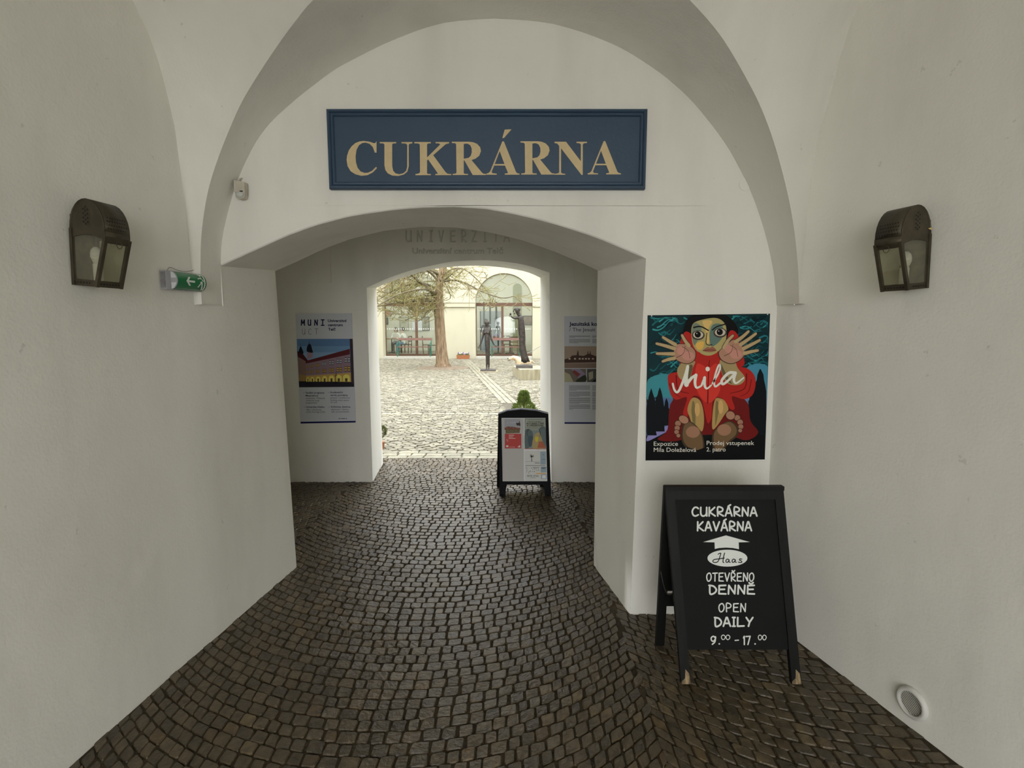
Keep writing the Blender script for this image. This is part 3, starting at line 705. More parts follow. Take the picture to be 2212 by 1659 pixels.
# ------------------------------------------------------------------ green emergency exit light on the left wall
al = Vector((.124, 1, 0)).normalized(); od = Vector((al.y, -al.x, 0)); up = Vector((0, 0, 1))
b0 = Vector((wl(2.40) + .002, 2.40, 1.805))
ex = thing('exit_light', 'green and white emergency exit light with a running figure and arrow', 'exit light', b0)
E = lambda u, v, z: b0 + al * u + od * v + up * z
MG = mat('grey_plastic_housing', (.42, .42, .44), .4)
MB().prism([E(0, 0, -.002), E(0, .030, -.002), E(0, .030, .082), E(0, 0, .082)], al * .225).build('housing', MG, ex)
hc = [(.030, 0)] + [(.030 + .034 * math.sin(math.pi * k / 12), .040 - .040 * math.cos(math.pi * k / 12)) for k in range(13)] + [(.030, .080)]
mbc = MB(); rowsA = [[E(u, v, z) for v, z in hc] for u in (.028, .215)]; mbc.grid(rowsA)
mbc.build('green_cover', mat('exit_green', (.02, .20, .075), .22, spec=.6), ex, smooth=True)
MB().prism([E(.026, v, z) for v, z in hc], al * .004).build('cover_rim', MG, ex)
for k0, k1 in ((1, 5), (7, 11)):
    sub = hc[1 + k0:1 + k1 + 1]; mbl = MB(); mbl.prism([E(.0245, .034, z) for z in (sub[0][1], sub[-1][1])][:1] + [E(.0245, v - .003, z) for v, z in sub] + [E(.0245, .034, sub[-1][1])], al * -.001)
    mbl.build('side_window', mat('clear_prism', (.75, .76, .78), .2), ex)
MB().prism([E(-.004, .004, .004), E(-.004, .026, .004), E(-.004, .026, .076), E(-.004, .004, .076)], al * .004).build('end_cap', mat('grey_plastic_end', (.36, .35, .37), .45, var=.4, scale=60), ex)
MB().lathe(E(-.0045, .015, .034), [(.011, -.001), (.011, .001)], 14, up, od, al).build('cable_gland', mat('grey_plastic_gland', (.25, .24, .26), .5), ex)
def cyl(u, s, off=.0012):                                 # point on the cover: s 0 low .. 1 high
    a = math.pi * s; return E(u, .030 + (.034 + off) * math.sin(a), .040 - (.040 + off) * math.cos(a))
def cylpoly(mb, pts): mb.poly_on = None; mb.add([cyl(*p) for p in pts], [tuple(range(len(pts)))])
mw = MB()
strokes_ex = [[(.085, .50), (.135, .50)], [(.085, .50), (.105, .66)], [(.085, .50), (.105, .34)]]
for ln in strokes_ex:
    (u0, s0), (u1, s1) = ln; n = 5
    for k in range(n):
        a, b = k / n, (k + 1) / n; w = .035
        p, q = (u0 + (u1 - u0) * a, s0 + (s1 - s0) * a), (u0 + (u1 - u0) * b, s0 + (s1 - s0) * b)
        if abs(s1 - s0) < .01: mw.add([cyl(p[0], p[1] - w), cyl(q[0], q[1] - w), cyl(q[0], q[1] + w), cyl(p[0], p[1] + w)], [(0, 1, 2, 3)])
        else: mw.add([cyl(p[0] - .006, p[1]), cyl(p[0] + .006, p[1]), cyl(q[0] + .006, q[1]), cyl(q[0] - .006, q[1])], [(0, 1, 2, 3)])
MWH = mat('exit_white', (.8, .85, .8), .3)
mw.build('arrow_print', MWH, ex, fix=False)
mf = MB()
for s0, s1, u0, u1 in ((.16, .84, .198, .206), (.80, .86, .170, .206)):
    for k in range(8):
        a, b = s0 + (s1 - s0) * k / 8, s0 + (s1 - s0) * (k + 1) / 8; mf.add([cyl(u0, a), cyl(u1, a), cyl(u1, b), cyl(u0, b)], [(0, 1, 2, 3)])
for pts in ([(.178, .73), (.188, .74), (.187, .80), (.178, .79)], [(.172, .46), (.186, .48), (.184, .70), (.174, .68)], [(.158, .60), (.172, .64), (.173, .68), (.157, .64)], [(.184, .66), (.196, .56), (.194, .52), (.182, .60)], [(.172, .47), (.178, .47), (.164, .30), (.156, .30)], [(.178, .47), (.186, .47), (.192, .28), (.184, .26)], [(.184, .26), (.192, .28), (.196, .18), (.188, .17)]):
    mf.add([cyl(*p, .0016) for p in pts], [tuple(range(len(pts)))])
mf.build('running_figure_print', MWH, ex, fix=False)
MB().tube(catmull([E(.02, .02, .083), E(.05, .012, .100), E(.10, .006, .092), E(.15, .01, .090), E(.19, .02, .101)], 4), .0011, 5).build('cable', mat('thin_brown_wire', (.16, .12, .09), .6), ex)

# ------------------------------------------------------------------ motion sensor
s0 = aty(517, 409, 2.765)
ms = thing('motion_sensor', 'small beige motion detector in the corner of the arch left of the blue sign', 'sensor', (s0.x, s0.y, s0.z - .045))
M_BEI = mat('beige_plastic', (.60, .55, .45), .45, var=.15, scale=30)
MB().prism([(s0.x - .027, s0.y + .03, s0.z - .012), (s0.x + .027, s0.y + .03, s0.z - .020), (s0.x + .029, s0.y + .03, s0.z + .036), (s0.x - .025, s0.y + .03, s0.z + .046)], (0, -.032, 0)).build('sensor_body', M_BEI, ms)
MB().prism([(s0.x - .028 + .004 * math.cos(0), s0.y + .032, s0.z - .010), (s0.x + .027, s0.y + .032, s0.z - .016), (s0.x + .022, s0.y + .032, s0.z - .040), (s0.x + .002, s0.y + .032, s0.z - .047), (s0.x - .022, s0.y + .032, s0.z - .040)], (0, -.030, 0)).build('lens_housing', M_BEI, ms)
MB().ellipsoid((s0.x - .001, s0.y + .002, s0.z - .024), (.022, .010, .017)).build('lens', mat('milky_lens', (.55, .56, .52), .25), ms, smooth=True)
MB().box(s0.x + .002, s0.x + .018, s0.y - .004, s0.y, s0.z - .012, s0.z - .007).build('slot', M_HOLE, ms)
MB().tube([(s0.x - .012, s0.y + .02, s0.z + .042), (s0.x - .008, s0.y + .03, s0.z + .06), (s0.x - .002, YS - .002, s0.z + .066)], .004, 6).build('bracket', M_BEI, ms)

# round blanked junction box on the sign wall
j0 = aty(1610, 398, YS)
jb = MB().lathe(j0 + Vector((0, -.0015, 0)), [(.033, -.001), (.033, .0012), (.031, .0016)], 24, (1, 0, 0), (0, 0, 1), (0, -1, 0)).build('junction_cover', M_PLASTER)
tag(jb, 'faint round painted junction box cover to the right of the blue sign', 'wall cover')

# ------------------------------------------------------------------ round wall vent
al = Vector((-.257, 1, 0)).normalized(); od = Vector((-al.y, al.x, 0)); vc = Vector((wr(1.968), 1.968, .112)) + od * .006
ve = thing('wall_vent', 'round white louvred vent low on the right wall near the floor', 'vent', vc - Vector((0, 0, .06)))
MB().lathe(vc, [(.046, -.004), (.046, .008), (.050, .011), (.058, .010), (.063, .004), (.064, -.006), (.05, -.008)], 32, al, up, od).build('vent_ring', mat('white_vent_plastic', (.66, .65, .60), .5), ve, smooth=True, angle=.8)
MB().lathe(vc, [(.047, -.0075), (.047, -.0015)], 24, al, up, od).build('vent_back', mat('vent_dark', (.012, .011, .009), .9), ve)
d1 = (al * .80 + up * .60).normalized(); d2 = od.cross(d1)
for k in range(-5, 6):
    h = k * .0083; half = math.sqrt(max(0, .0455 ** 2 - h * h))
    MB().obox(vc + d2 * h + od * .0005, d1 * half, d2 * .0013, od * .0012).build('louvre', mat('vent_slat', (.60, .58, .50), .5), ve)
# ------------------------------------------------------------------ black A-board of the cafe
zt = aty(1430, 1055, 2.36).z
BL, BR = Vector((.775, 2.215, .012)), Vector((1.322, 2.215, .012)); TL, TR = Vector((.712, 2.36, zt)), Vector((1.262, 2.36, zt))
ab = thing('a_board', 'black wooden pavement sign with white hand lettering and an arrow', 'pavement sign', (BL + BR) / 2 - Vector((0, 0, .012)))
ux = (BR - BL).normalized(); uy = (TL - BL).normalized(); an = ux.cross(uy).normalized()
if an.y > 0: an = -an
PA = Plane(BL, an); cA = crop(1380, 1030, 380 / 1313)
WST = .044
def quadbar(a, b, c, d, t): return MB().prism([a, b, c, d], -an * t)
Lx = lambda s, t: (BL.lerp(TL, t)).lerp(BR.lerp(TR, t), s)
fw = WST / (BR - BL).length
for s0, s1 in ((0, fw * .95), (1 - fw * .95, 1)):
    st = quadbar(Lx(s0, 0), Lx(s1, 0), Lx(s1, 1.0), Lx(s0, 1.0), .024).build('front_stile', M_BLACKWOOD, ab)
    MB().prism([Lx(s0, 0) + an * .0006, Lx(s1, 0) + an * .0006, Lx(s1 - fw * .1, .055) + an * .0006, Lx(s1 - fw * .45, .075) + an * .0006, Lx(s0 + fw * .4, .03) + an * .0006, Lx(s0, .012) + an * .0006], -an * .001).build('worn_foot', M_WORN, st)
quadbar(Lx(fw * .95, .942), Lx(1 - fw * .95, .942), Lx(1 - fw * .95, 1.0), Lx(fw * .95, 1.0), .024).build('top_rail', M_BLACKWOOD, ab)
pb0 = .170
quadbar(Lx(fw * .9, pb0) - an * .008, Lx(1 - fw * .9, pb0) - an * .008, Lx(1 - fw * .9, .95) - an * .008, Lx(fw * .9, .95) - an * .008, .008).build('board_panel', M_BOARD, ab)
bkL, bkR = Vector((.738, 2.515, .012)), Vector((1.285, 2.515, .012)); tkL, tkR = TL + Vector((0, .018, .005)), TR + Vector((0, .018, .005))
for a, b, dx in ((bkL, tkL, .02), (bkR, tkR, -.025)): MB().bar(a + Vector((dx, 0, 0)), b + Vector((dx, 0, 0)), .042, .024, (1, 0, 0)).build('back_stile', M_BLACKWOOD, ab)
MB().bar(bkL.lerp(tkL, .30) + Vector((.03, 0, 0)), bkR.lerp(tkR, .30), .024, .055, (0, 1, 0)).build('back_rail', M_BLACKWOOD, ab)
MB().bar(tkL + Vector((-.0, -.012, -.004)), tkR + Vector((.0, -.012, -.004)), .03, .02, (0, 1, 0)).build('hinge_rail', M_BLACKWOOD, ab)
MB().prism([bkL.lerp(tkL, .36) + Vector((.04, -.004, 0)), bkR.lerp(tkR, .36) + Vector((-.04, -.004, 0)), bkR.lerp(tkR, .95) + Vector((-.04, -.004, 0)), bkL.lerp(tkL, .95) + Vector((.04, -.004, 0))], (0, .008, 0)).build('rear_panel', M_BOARD, ab)
chA, chB = bkL.lerp(tkL, .50) + Vector((.002, -.004, 0)), Lx(0, .46) - an * .012
cp = [chA.lerp(chB, k / 8) - Vector((0, 0, .06 * math.sin(math.pi * k / 8))) for k in range(9)]
MB().tube(cp, .0022, 5).build('chain', mat('dark_chain', (.08, .07, .06), .5, metal=.6), ab)
PB = lambda x, y: PA.at(*cA((x, y)), -.0072)
def board_word(t, x0, x1, y0, y1, w, gap=.22, acc=None):
    mb = MB(); strokes(mb, PB, word(t, x0, x1, y0, y1, gap, acc=acc), w, None, an); o = mb.build('lettering_line', M_CHALK, ab, fix=False); o['kind'] = 'stuff'; return o
board_word('CUKRARNA', 398, 880, 228, 292, .0078, .28, {4: "'"})
board_word('KAVARNA', 436, 840, 336, 402, .0078, .28, {3: "'"})
board_word('OTEVRENO', 506, 858, 718, 778, .0058, .32, {4: 'v'})
board_word('DENNE', 524, 864, 810, 874, .0080, .28, {4: 'v'})
board_word('OPEN', 597, 798, 946, 1007, .0058, .35)
board_word('DAILY', 565, 852, 1050, 1115, .0080, .26)
mb = MB()
for t, a, b, y0, y1, w in (('9', 536, 577, 1190, 1250, .0060), ('00', 616, 680, 1180, 1215, .0038), ('-', 718, 744, 1202, 1240, .0052), ('17', 778, 832, 1190, 1252, .0060), ('00', 891, 951, 1180, 1217, .0038)):
    strokes(mb, PB, word(t, a, b, y0, y1, .18), w, None, an)
strokes(mb, PB, [[(599, 1247), (602, 1247)], [(866, 1247), (869, 1247)]], .0062, None, an)
mb.build('opening_hours', M_CHALK, ab, fix=False)['kind'] = 'stuff'
MB().prism([PB(*p) for p in [(480, 487), (650, 437), (828, 487), (745, 489), (747, 540), (700, 531), (650, 528), (600, 531), (567, 538), (565, 489)]], an * .0004).build('arrow', M_CHALK, ab)
ov = MB().prism([PB(661 + 149 * math.cos(t), 607 + 63 * math.sin(t)) for t in [2 * math.pi * k / 36 for k in range(36)]], an * .0004).build('oval', M_CHALK, ab)
mb = MB(); PB2 = lambda x, y: PA.at(*cA((x, y)), -.0066)
sc = lambda pts: [(p.x, p.y) for p in catmull([(a, b, 0) for a, b in pts], 5)]
strokes(mb, PB2, [sc([(612, 570), (600, 572), (592, 578)]), sc([(612, 570), (604, 600), (590, 632), (568, 640), (552, 632), (562, 618), (600, 612), (638, 606)]), sc([(640, 568), (632, 600), (628, 634), (634, 640)]),
                  sc([(672, 618), (660, 614), (650, 624), (652, 637), (664, 636), (674, 620), (672, 634), (682, 638)]), sc([(718, 618), (706, 614), (696, 624), (698, 637), (710, 636), (720, 620), (718, 634), (728, 638)]),
                  sc([(768, 614), (756, 612), (750, 620), (764, 628), (768, 636), (756, 640), (742, 636)])], .0042, None, an)
mb.build('oval_script', M_BOARD, ov, fix=False)['kind'] = 'stuff'

# ------------------------------------------------------------------ painted exhibition poster on the sign wall
cM = crop(1370, 660, 320 / 1517)
PP = Plane((0, YS - .0035, 0), (0, -1, 0))
po = thing('exhibition_poster', 'large poster of a red-robed figure with raised hands on teal, white script across', 'poster', (1.05, YS, .903))
PM = lambda x, y, z=0: PP.at(*cM((x, y)), z)
corner = [(138, 100), (1392, 83), (1337, 1577), (117, 1587)]
MB().prism([PM(*p) for p in corner], (0, .003, 0)).build('poster_sheet', flat((10, 14, 14), 1.6), po)
for x, y in ((178, 104), (1366, 88)): MB().box(PM(x, y).x - .003, PM(x, y).x + .003, YS - .0045, YS - .003, PM(x, y).z - .004, PM(x, y).z + .006).build('tape_tab', M_PAPER, po)
Print.K = 1.6
pr = Print(PM, clip=lambda x, y: (min(1390 - .0368 * (y - 83), max(140 - .0141 * (y - 100), x)), max(88 + (1392 - x) * .0136, y)))
pr.col((14, 42, 46)).up().poly([(142, 104), (1388, 87), (1352, 1290), (126, 1350)])
def swirl(seed, n, x0, x1, y0, y1, cols, w):
    r_ = random.Random(seed)
    for i in range(n):
        pr.col(cols[i % len(cols)]); pr.z += .00002
        x = r_.uniform(x0, x1); y = r_.uniform(y0, y1); L = r_.uniform(90, 230); a = r_.uniform(-.5, .35)
        pts = [(min(x1, max(x0, x + L * t * math.cos(a))), min(y1, max(y0, y + L * t * math.sin(a) + 26 * math.sin(t * 5 + i)))) for t in (0, .25, .5, .75, 1)]
        pr.stroke(pts, w * r_.uniform(.5, 1.3), 2, 3)
pr.up(); swirl(1, 75, 160, 560, 125, 830, [(24, 88, 92), (34, 112, 116), (18, 66, 74), (8, 26, 30), (48, 132, 134)], 17)
swirl(2, 75, 1000, 1365, 110, 640, [(24, 84, 90), (14, 50, 58), (32, 100, 108), (8, 26, 32), (40, 118, 122)], 17)
pr.up().col((52, 120, 128)).blob([(140, 760), (330, 700), (400, 800), (390, 960), (250, 930), (132, 960)])
pr.col((58, 118, 140)).blob([(1150, 640), (1374, 630), (1366, 980), (1240, 1000), (1120, 940)])
pr.col((70, 96, 130)).blob([(128, 1000), (400, 960), (390, 1240), (124, 1330)])
pr.col((84, 108, 140)).blob([(1110, 960), (1360, 940), (1350, 1240), (1150, 1220)])
pr.up().col((126, 120, 165)).blob([(1130, 1060), (1220, 1110), (1300, 1230), (1290, 1300), (1200, 1200), (1130, 1120)])
pr.col((118, 112, 158)).blob([(160, 1310), (300, 1250), (380, 1200), (380, 1260), (260, 1330), (130, 1390)])
pr.up().col((10, 14, 18))
for cx, top, base, w in ((175, 850, 1330, 62), (262, 840, 1290, 60), (330, 950, 1230, 38), (1290, 650, 1330, 105), (1200, 900, 1150, 45), (1340, 900, 1320, 40)):
    q = []; hgt = base - top; rr = random.Random(cx)
    for k in range(13): t = k / 12; q.append((cx + w * (.04 + min(1, t * 1.9) ** .75 - .45 * max(0, t - .7)) * rr.uniform(.72, 1.1), top + hgt * t))
    for k in range(12, -1, -1): t = k / 12; q.append((cx - w * (.04 + min(1, t * 1.9) ** .75 - .45 * max(0, t - .7)) * rr.uniform(.72, 1.1), top + hgt * t))
    q = [(min(1352, max(126, x)), y) for x, y in q]; pr.poly(q)
pr.col((8, 9, 9)).poly([(124, 1395), (260, 1350), (400, 1330), (760, 1370), (1150, 1330), (1260, 1310), (1346, 1340), (1338, 1576), (118, 1586)])
RED, RED2, RED3 = (150, 32, 26), (92, 18, 16), (178, 48, 38)
pr.up().col(RED2).blob([(400, 960), (340, 1270), (240, 1370), (420, 1390), (640, 1330), (960, 1330), (1150, 1380), (1270, 1300), (1190, 1180), (1130, 960), (760, 880)])
pr.up().col((12, 11, 12)).blob([(590, 100), (520, 190), (500, 330), (560, 420), (960, 420), (1060, 300), (1040, 190), (930, 96), (760, 84)])
pr.up().col(RED).blob([(520, 270), (470, 380), (460, 560), (560, 640), (1080, 640), (1110, 480), (1060, 300), (980, 260), (900, 420), (640, 420), (590, 300)])
pr.up().col((150, 138, 90)).blob([(600, 190), (588, 330), (620, 440), (700, 500), (775, 512), (850, 480), (920, 410), (945, 300), (930, 190), (850, 130), (720, 140)])
pr.up().col((100, 112, 96)).blob([(600, 200), (640, 180), (690, 240), (640, 380), (610, 400), (592, 300)])
pr.col((84, 104, 96)).blob([(800, 200), (900, 200), (900, 330), (800, 420), (770, 330)])
pr.col((188, 158, 96)).blob([(700, 160), (800, 160), (760, 240), (770, 370), (735, 380), (730, 250)])
pr.col((190, 150, 74)).blob([(632, 390), (710, 370), (700, 440), (650, 450)])
pr.up().col((20, 18, 18)).stroke([(610, 225), (680, 215), (760, 255)], 16, 12).stroke([(800, 250), (850, 215), (935, 190)], 12, 14)
for ex_, ey, rx in ((655, 300, 52), (880, 275, 55)):
    pr.up().col((60, 50, 42)).ell(ex_, ey + 4, rx + 14, 50)
    pr.up().col((170, 162, 146)).ell(ex_, ey, rx, 38); pr.up().col((16, 12, 11)).ell(ex_ - 4, ey - 4, 32, 33); pr.up().col((200, 196, 184)).ell(ex_ - 14, ey - 14, 5, 5)
pr.up().col((44, 40, 32)).stroke([(745, 280), (735, 380), (760, 405), (795, 400)], 8, 10).col((134, 84, 66)).blob([(705, 462), (750, 425), (775, 432), (805, 422), (840, 460), (775, 478)])
pr.up().col((52, 26, 22)).stroke([(705, 462), (775, 455), (840, 460)], 6, 4)
# robe, sleeves
pr.up().col(RED).blob([(640, 470), (560, 640), (440, 680), (345, 720), (370, 900), (430, 965), (540, 940), (500, 1100), (540, 1160), (590, 940), (680, 950), (720, 1080), (752, 1205), (790, 1150), (810, 960), (900, 950), (985, 1060), (1030, 1050), (1000, 930), (1130, 960), (1220, 900), (1240, 740), (1150, 640), (980, 620), (880, 460), (770, 560)], 4)
pr.up().col(RED3).blob([(640, 600), (760, 640), (850, 600), (880, 860), (760, 1000), (640, 860)], 4).col(RED2).stroke([(770, 560), (760, 700), (752, 1000)], 8, 14).stroke([(430, 720), (450, 860), (560, 900)], 14, 6).stroke([(1150, 700), (1130, 850), (980, 900)], 14, 6).stroke([(360, 800), (420, 900), (480, 940)], 10, 5).stroke([(1200, 760), (1170, 880), (1090, 930)], 10, 5)
# forearms and hands
SK, SK2, SK3 = (140, 122, 84), (150, 112, 92), (88, 76, 52)
pr.up().col(SK).blob([(500, 580), (440, 660), (470, 750), (560, 770), (600, 640), (620, 570)]).blob([(880, 560), (900, 700), (960, 800), (1080, 810), (1135, 740), (1060, 640), (1020, 560)])
pr.col(SK3).blob([(560, 620), (600, 620), (570, 740), (540, 760)]).blob([(890, 600), (940, 700), (1000, 800), (950, 770), (900, 690)])
def hand(palm, fingers, thumb):
    pr.up().col((50, 36, 30)).blob(palm); cx = sum(p[0] for p in palm) / len(palm); cy = sum(p[1] for p in palm) / len(palm)
    for f in fingers + [thumb]: pr.stroke(f, 50, 36)
    pr.up().col(SK2).blob([(cx + (x - cx) * .94, cy + (y - cy) * .94) for x, y in palm]); pr.col((156, 136, 100))
    for f in fingers + [thumb]: pr.stroke(f, 38, 25)
    pr.up().col((168, 118, 104)).ell(cx + 40, cy + 34, 62, 46).ell(cx - 30, cy - 20, 44, 44); pr.up().col((70, 48, 42)).stroke([(cx - 80, cy + 50), (cx - 10, cy + 10), (cx + 10, cy - 70)], 6, 4).stroke([(cx - 20, cy - 60), (cx + 40, cy - 20), (cx + 60, cy + 60)], 5, 4)
hand([(430, 400), (400, 480), (430, 560), (540, 600), (620, 560), (630, 470), (560, 400), (490, 390)], [[(420, 400), (350, 360), (295, 325)], [(410, 440), (310, 410), (230, 390)], [(400, 495), (320, 494), (232, 492)], [(410, 540), (350, 552), (292, 572)]], [(560, 410), (520, 360), (490, 305)])
hand([(1000, 350), (920, 420), (860, 480), (890, 560), (990, 600), (1090, 560), (1140, 480), (1090, 390), (1040, 350)], [[(1040, 370), (1110, 320), (1170, 265)], [(1090, 400), (1170, 345), (1245, 288)], [(1120, 440), (1210, 395), (1285, 355)], [(1130, 490), (1200, 472), (1265, 460)]], [(920, 430), (960, 360), (1010, 308)])
# legs and feet
for leg in ([(590, 950), (545, 1060), (570, 1150), (600, 1220), (690, 1290), (715, 1180), (700, 1040), (660, 960)], [(830, 960), (805, 1080), (800, 1260), (850, 1230), (930, 1110), (965, 1060), (930, 980), (880, 950)]):
    pr.up().col((150, 122, 74)).blob(leg); cx = sum(p[0] for p in leg) / 8; cy = sum(p[1] for p in leg) / 8; pr.up().col((104, 92, 58)).blob([(cx + (x - cx) * .25 - 26, cy + (y - cy) * .8) for x, y in leg]).col((176, 140, 88)).ell(cx + 12, cy - 40, 26, 70)
for foot, toes, big in (([(520, 1180), (480, 1300), (500, 1420), (600, 1520), (700, 1560), (720, 1440), (690, 1300), (600, 1200)], [(448, 1208, 30), (440, 1255, 27), (434, 1295, 24), (452, 1332, 20)], (507, 1168, 52, 38)),
                        ([(860, 1240), (800, 1320), (805, 1460), (850, 1560), (960, 1420), (1060, 1330), (1060, 1240), (980, 1180)], [(1055, 1150, 30), (1085, 1195, 29), (1092, 1240, 26), (1085, 1280, 20)], (985, 1125, 46, 42))):
    pr.up().col((58, 44, 30)).blob(foot); cx = sum(p[0] for p in foot) / 8; cy = sum(p[1] for p in foot) / 8
    pr.up().col((96, 74, 50)).blob([(cx + (x - cx) * .86, cy + (y - cy) * .86 - 10) for x, y in foot]).up().col((134, 98, 76)).ell(cx, cy - 70, 72, 60)
    for x, y, r in toes: pr.up().col((40, 28, 20)).ell(x, y, r + 5, r + 4); pr.up().col((136, 98, 78)).ell(x, y, r, r - 1)
    pr.up().col((40, 28, 20)).ell(big[0], big[1], big[2] + 5, big[3] + 5, .5); pr.up().col((146, 106, 84)).ell(*big, .5)
pr.up().up().col((8, 9, 9)).poly([(122, 1480), (420, 1425), (560, 1455), (650, 1480), (760, 1440), (860, 1500), (960, 1440), (1100, 1400), (1343, 1420), (1338, 1576), (118, 1586)])
pr.build('poster_painting', po)
Print.K = 2.1
pr2 = Print(PM); pr2.z = pr.z + .0003; W = (205, 202, 190)
pr2.col(W, 1.45)
pr2.stroke([(395, 800), (410, 860), (438, 888), (470, 850), (520, 720), (548, 622)], 20, 29).stroke([(548, 625), (530, 740), (535, 810)], 31, 49).stroke([(540, 800), (590, 740), (632, 710)], 37, 20).stroke([(632, 712), (622, 790), (640, 842), (690, 820)], 34, 17)
pr2.stroke([(690, 815), (712, 760), (722, 735)], 20, 26).stroke([(720, 740), (722, 820), (745, 850), (790, 815)], 31, 14).ell(752, 650, 22, 24)
pr2.stroke([(800, 800), (850, 720), (880, 640), (872, 604), (845, 660), (820, 760), (828, 830), (880, 795)], 17, 20).stroke([(1030, 690), (970, 690), (900, 760), (905, 805), (960, 770), (1035, 690)], 31, 23).stroke([(1035, 690), (1020, 760), (1045, 795), (1120, 740)], 34, 13)
pr2.build('poster_script', po)['kind'] = 'stuff'
pr3 = Print(PM); pr3.z = pr2.z; pr3.col(W, 1.45)
pr3.text('Expozice', 200, 448, 1436, 62).text('Míla Doleželová', 200, 634, 1498, 62).text('Prodej vstupenek', 742, 1228, 1428, 62).text('2. patro', 740, 936, 1494, 62)
pr3.build('poster_caption', po)['kind'] = 'stuff'

# ------------------------------------------------------------------ information panels on the inner wall
PN = Plane((0, YI - .012, 0), (0, -1, 0))
NAVY = (22, 26, 60)
ip = thing('information_panel', 'white information panel with an evening photo of an arcaded building', 'panel', (-1.89, YI, .62))
cI = crop(600, 650, 200 / 1144); PI2 = lambda x, y, z=0: PN.at(*cI((x, y)), z)
MB().prism([PI2(218, 157), PI2(912, 152), PI2(962, 1503), PI2(283, 1515)], (0, .010, 0)).build('panel_board', flat((150, 152, 156), 2.1), ip)
q = Print(PI2)
q.col((16, 20, 62)).up().poly([(282, 1494), (961, 1482), (962, 1503), (283, 1515)]); q.build('blue_band', ip)
q = Print(PI2); SKY = [(70, 96, 128), (84, 112, 140), (100, 126, 150)]
q.up().col(SKY[0]).poly([(234, 470), (925, 468), (944, 1062), (264, 1068)]).up().col(SKY[1]).poly([(236, 560), (928, 558), (932, 700), (240, 700)]).col(SKY[2]).poly([(241, 640), (930, 630), (932, 720), (243, 740)])
q.up().col((70, 30, 32)).poly([(345, 775), (372, 735), (890, 592), (892, 660)]).col((58, 22, 26)).poly([(242, 620), (300, 640), (372, 735), (345, 775), (248, 690)])
q.up().col((110, 92, 100)).poly([(345, 775), (892, 660), (903, 905), (350, 925)]).col((104, 84, 78)).poly([(248, 690), (345, 745), (350, 920), (258, 905)])
q.col((150, 122, 66)).poly([(350, 925), (903, 888), (907, 1005), (352, 995)]).col((120, 98, 60)).poly([(258, 905), (350, 920), (352, 995), (262, 995)])
q.up().col((30, 28, 34)).poly([(262, 992), (352, 992), (907, 1002), (944, 1010), (944, 1062), (264, 1068)]).col((46, 38, 44)).poly([(888, 468), (925, 468), (944, 1040), (908, 1010)])
q.col((122, 100, 108)).poly([(362, 625), (432, 640), (430, 700), (362, 720)]).col((20, 20, 28)).blob([(360, 625), (365, 560), (388, 530), (410, 545), (425, 600), (432, 640)], 3).blob([(262, 640), (268, 590), (282, 560), (300, 590), (318, 650)], 3).stroke([(387, 540), (388, 480)], 7, 2).stroke([(281, 570), (280, 520)], 6, 2)
for k in range(7):
    t = k / 6; x = 365 + 495 * t ** 1.25; y = 815 - 85 * t ** 1.25; s_ = .45 + .55 * t
    for (dy, c1) in ((0, (40, 40, 50)), (60 + 50 * t, (40, 34, 26))):
        for dx in (-19, 21):
            q.up().col(c1).rect(x + dx * s_ - 16 * s_, y + dy - 32 * s_, x + dx * s_ + 16 * s_, y + dy + 32 * s_); q.z += .0001
            q.col((150, 150, 160) if (dy == 0 and k > 2) else (170, 138, 70))
            for ax in (-8, 7):
                for ay in (-15, 14): q.rect(x + dx * s_ + ax * s_ - 5 * s_, y + dy + ay * s_ - 10 * s_, x + dx * s_ + ax * s_ + 5 * s_, y + dy + ay * s_ + 10 * s_)
            q.z -= q.step + .0001
    xa = 372 + 475 * t ** 1.2; wa = 18 + 24 * t; ya = 1000 - 4 * t
    q.z += q.step * 2; q.col((196, 166, 84)).poly([(xa - wa, ya)] + [(xa - wa * math.cos(a), ya - 30 - 20 * t - (24 + 14 * t) * math.sin(a)) for a in [math.pi * j / 8 for j in range(9)]] + [(xa + wa, ya)])
    q.z += .0002; q.col((66, 52, 34)).rect(xa - wa * .35, ya - 40, xa + wa * .35, ya); q.z -= q.step * 2 + .0002
q.z += q.step * 3; q.col((16, 16, 18)).stroke([(718, 1015), (716, 930), (722, 870)], 8, 4).stroke([(716, 940), (700, 905)], 4, 2).stroke([(718, 930), (736, 895)], 4, 2).rect(695, 1012, 742, 1020)
q.build('panel_photo', ip)
q = Print(PI2); q.up().col(NAVY, 1.4)
mbk = MB()
nY = Vector((0, -1, 0))
strokes(mbk, lambda x, y: PI2(x, y, .0005), word('M', 290, 332, 234, 302) + word('U', 375, 408, 234, 302) + word('N', 455, 492, 234, 302) + word('I', 532, 578, 234, 302), .0105, None, nY, 6)
strokes(mbk, lambda x, y: PI2(x, y, .0005), word('U', 302, 338, 345, 414) + word('C', 380, 418, 345, 414) + word('T', 455, 502, 345, 414), .0032, None, nY, 6)
mbk.build('panel_logo_letters', flat(NAVY, 1.4), ip, fix=False)['kind'] = 'stuff'
q.text('Univerzitní', 618, 852, 260, 46, .03).text('centrum', 620, 802, 312, 46, .03).text('Telč', 622, 716, 366, 46, .03)
